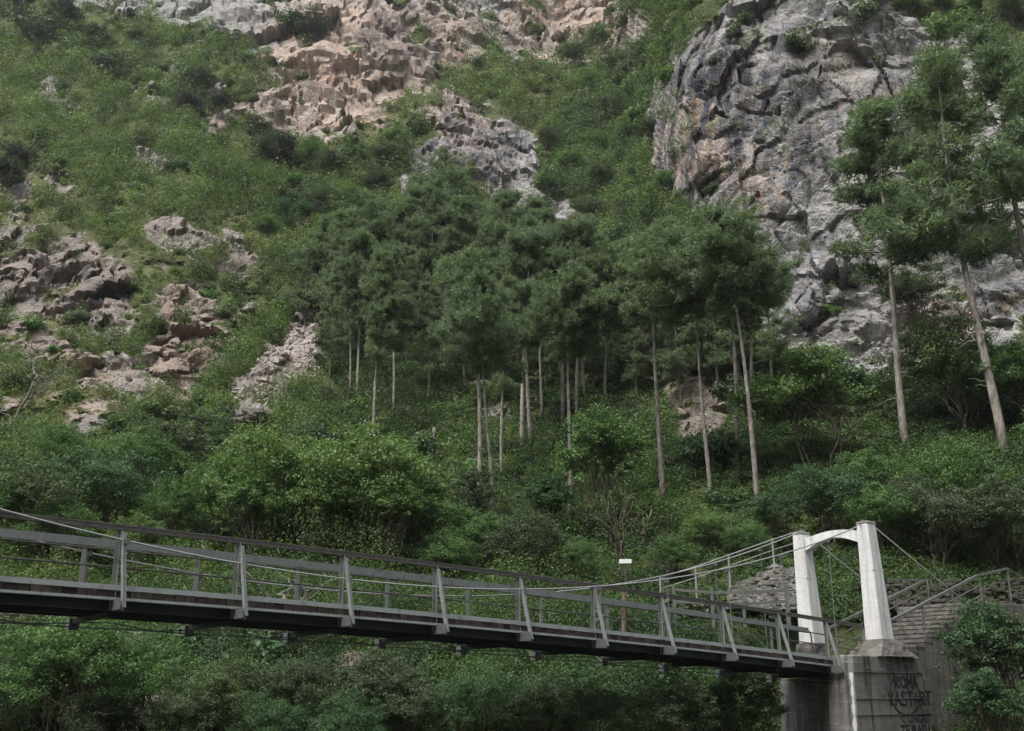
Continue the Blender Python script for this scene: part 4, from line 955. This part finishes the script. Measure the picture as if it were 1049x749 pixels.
DK, MD, LT, OL, DRY = (.036, .060, .028), (.066, .110, .036), (.105, .165, .048), (.105, .130, .052), (.175, .165, .085)
veg = lambda u, v: np.clip(1.1 - 2.3 * gridval(rock, u, v), 0.012, 1) * (1 - .95 * (gridval(scree, u, v) > .12))
stand = lambda u, v: (u > 325) & (v > 290)
slope_ok = lambda u, v: veg(u, v) * (1 - .5 * gridval(dry, u, v)) * (1 - .85 * stand(u, v))
thick = np.clip(.7 + 1.0 * fbm(Pf, 26, 3, 95), .08, 1)
for nm, n_, rr_, lp, per, f_ in (('hillside_scrub', 17600, (3, 6.5), 2.0, 38, lambda u, v: slope_ok(u, v)), ('hillside_bushes', 10000, (6.5, 12), 2.1, 100, lambda u, v: slope_ok(u, v) * gridval(thick, u, v)), ('hillside_thicket', 4200, (11, 21), 2.2, 250, lambda u, v: slope_ok(u, v) * gridval(thick, u, v))):
    o = mass(nm, n_, -170, 720, -16, 490, rr_, lp, per, [DK, OL, MD, LT, (.085, .112, .056), DK, OL, LT, MD, (.125, .150, .070), OL], .8, f_, .6, .6, .95)
    tag(o, {'hillside_scrub': 'small low scrub covering the open mountainside', 'hillside_bushes': 'massed round bushes covering the open mountainside', 'hillside_thicket': 'large merged thickets on the open mountainside'}[nm], 'scrub', kind='stuff')
o = mass('gully_bushes', 1500, 540, 705, -16, 300, (8, 17), 2.2, 170, [DK, MD, DK, OL, MD, LT, DK], .9, lambda u, v: veg(u, v) * ((u > 640 - v * .45) & (u < 705)), .6, .6, .9)
tag(o, 'dense bushes filling the steep gully beside the grey cliff', 'bushes', kind='stuff')
o = mass('cliff_vegetation', 3300, 640, 1235, -16, 420, (4, 10), 2.3, 60, [DK, MD, OL, DK], .35, lambda u, v: np.clip(veg(u, v) * 1.3, .10, 1))
tag(o, 'dark plants rooted on the ledges of the grey cliff', 'plants', kind='stuff')
o = mass('undergrowth', 8900, -170, 1235, 440, 640, (8, 20), 2.4, 100, [DK, MD, DK, LT, MD, OL, DK], .45, lambda u, v: veg(u, v))
tag(o, 'dense leafy undergrowth between the tree trunks', 'undergrowth', kind='stuff')
o = mass('forest_floor', 6700, 300, 1235, 285, 500, (6, 15), 2.3, 90, [(.026, .040, .018), DK, (.030, .048, .022), MD, DK, (.03, .05, .02)], .45, lambda u, v: veg(u, v) * np.where(u < 640, 1, v > 380), .55, .6, .8)  # shade of the pines is put into these darker leaf tints
tag(o, 'shade-tinted dark ferns and bushes covering the ground under the pines', 'undergrowth', kind='stuff')
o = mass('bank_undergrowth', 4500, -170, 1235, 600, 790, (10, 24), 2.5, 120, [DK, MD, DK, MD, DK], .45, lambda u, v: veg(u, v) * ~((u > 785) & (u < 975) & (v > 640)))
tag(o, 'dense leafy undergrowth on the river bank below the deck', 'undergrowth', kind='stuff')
o = mass('bank_bushes', 900, -170, 1235, 545, 690, (15, 28), 2.5, 330, [DK, MD, DK, LT, MD, DK, OL], .95, lambda u, v: (.4 + .6 * veg(u, v)) * ~((u > 690) & (u < 1085) & (v > 575)) * ~((u > 600) & (u < 700) & (v > 570) & (v < 610)), .55, .6, 1.0)
tag(o, 'tall leafy bushes crowding the bank directly behind the footbridge', 'bushes', kind='stuff')
o = mass('bank_shade_bushes', 520, -170, 790, 660, 790, (18, 32), 2.6, 380, [(.026, .042, .020), DK, MD, DK, (.03, .05, .024), MD], .9, lambda u, v: .4 + .6 * veg(u, v), .55, .6, 1.0)  # darkest leaf tints stand in for the shade below the deck
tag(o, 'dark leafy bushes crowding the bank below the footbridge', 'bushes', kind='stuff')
o = mass('dry_grass', 5500, -40, 820, -16, 640, (2.5, 6), 4.2, 26, [OL, DRY, LT, DRY, OL], .25, lambda u, v: np.clip(gridval(dry, u, v) * 1.2 - .1, 0, 1) * np.clip(1.1 - 1.2 * gridval(rock, u, v), 0, 1), .16, .1)
tag(o, 'dry yellowish grass tufts on the slope', 'grass', kind='stuff')

# scree in the gully and boulders at the water side
def screef():
    while True:
        u = random.uniform(238, 335); v = random.uniform(315, 445)
        if gridval(scree, u, v) > .25: return surf(u, v) + Z * .05, unit(np.array([random.gauss(0, 1), random.gauss(0, 1), .2]))
tag(stone_pile('scree', screef, 1000, M['scree'], .25, 1.1), 'pale broken scree stones in the gully beside the pines', 'scree', kind='stuff')
def boulder(u, v, r, lab, flat_=.6):
    P = surf(u, v); n = 18; vs = []; fs = []
    th = np.linspace(0, math.pi, 10); ph_ = np.linspace(0, 2 * math.pi, 17)[:-1]
    for a in th:
        for p in ph_: vs.append((math.sin(a) * math.cos(p), math.sin(a) * math.sin(p), math.cos(a)))
    vs = np.array(vs); d, _ = facets(vs * 1.0 + P, .9, 300); vs = vs * (1 + .35 * d + .12 * fbm(vs + P, .6, 3, 310))[:, None] * np.array([1.2, 1, flat_]) * r
    for i in range(9):
        for j in range(16): fs.append((i * 16 + j, (i + 1) * 16 + j, (i + 1) * 16 + (j + 1) % 16, i * 16 + (j + 1) % 16))
    mb = MB(); mb.add(vs, fs); o = mb.build('boulder', M['boulder'], None); o.location = tuple(P + Z * r * .15); tag(o, lab, 'boulder', 'boulders on the river bank')
for u, v, r, lab in ((95, 742, .9, 'flat pale boulder in the lowest corner under the deck'), (118, 712, .7, 'angular boulder above the flat pale one'), (52, 672, .6, 'grey boulder beside the dark leaning trunk'), (35, 690, .5, 'small grey boulder by the bluish tree'),
                     (128, 690, .45, 'small brown boulder beside the forked stem'), (362, 704, .55, 'brown boulder under the middle of the deck'), (148, 660, .5, 'grey boulder under the deck edge shadow'), (70, 720, .6, 'rounded boulder between trunk and flat boulder'), (20, 640, .8, 'grey rock just below the deck at the picture edge')):
    boulder(u, v, r, lab)

# ------------------------------------------------------------------ camera, light, air
cam = bpy.data.cameras.new('camera'); co = bpy.data.objects.new('camera', cam); COL.objects.link(co)
cam.sensor_fit = 'HORIZONTAL'; cam.sensor_width = 36; cam.lens = 36 * F_PX / 1049; cam.clip_end = 5000; cam.clip_start = .1
import mathutils
co.matrix_world = mathutils.Matrix(((RT[0], UP[0], -FW[0], 0), (RT[1], UP[1], -FW[1], 0), (RT[2], UP[2], -FW[2], 0), (0, 0, 0, 1)))
sc.camera = co
SUN = np.array([-.32, -.36, .88]); SUN /= np.linalg.norm(SUN)
ld = bpy.data.lights.new('sun', 'SUN'); ld.energy = 1.4; ld.angle = rad(25); ld.color = (1, .985, .96)
lo = bpy.data.objects.new('sun', ld); COL.objects.link(lo); lo.rotation_euler = mathutils.Vector(tuple(SUN)).to_track_quat('Z', 'Y').to_euler()
w = bpy.data.worlds.new('World'); sc.world = w; w.use_nodes = True; wn = w.node_tree; bg = wn.nodes['Background']
sky = wn.nodes.new('ShaderNodeTexSky'); sky.sky_type = 'NISHITA'; sky.sun_disc = False
sky.sun_elevation = math.asin(SUN[2]); sky.sun_rotation = math.atan2(SUN[0], SUN[1]); sky.air_density = 1.0; sky.dust_density = 4.0; sky.ozone_density = 1.0
hs = wn.nodes.new('ShaderNodeHueSaturation'); hs.inputs['Saturation'].default_value = .5
wn.links.new(sky.outputs[0], hs.inputs['Color']); wn.links.new(hs.outputs[0], bg.inputs[0]); bg.inputs[1].default_value = .12
HAZE = 0.00012
if HAZE:
    hm, hnt = new_mat('air'); HN = NT(hnt); pv = HN.n('ShaderNodeVolumePrincipled'); pv.inputs['Color'].default_value = (.93, .96, 1, 1); pv.inputs['Density'].default_value = HAZE
    HN.l(pv.outputs[0], HN.n('ShaderNodeOutputMaterial').inputs['Volume'])
    hb = MB(); hb.box8([(x, y, z) for z in (-5.4, 460) for x, y in ((-440, -310), (440, -310), (440, 470), (-440, 470))]); tag(hb.build('haze', hm), kind='stuff')
vs_ = sc.view_settings; sc.display_settings.display_device = 'sRGB'; vs_.view_transform = 'Standard'; vs_.look = 'None'; vs_.gamma = 1; vs_.use_curve_mapping = False; vs_.exposure = 1.38
sc.render.engine = 'CYCLES'; sc.cycles.max_bounces = 5; sc.cycles.diffuse_bounces = 3; sc.cycles.glossy_bounces = 2; sc.cycles.transmission_bounces = 3; sc.cycles.volume_bounces = 0
sc.cycles.use_adaptive_sampling = True; sc.cycles.adaptive_threshold = .02; sc.cycles.use_denoising = True
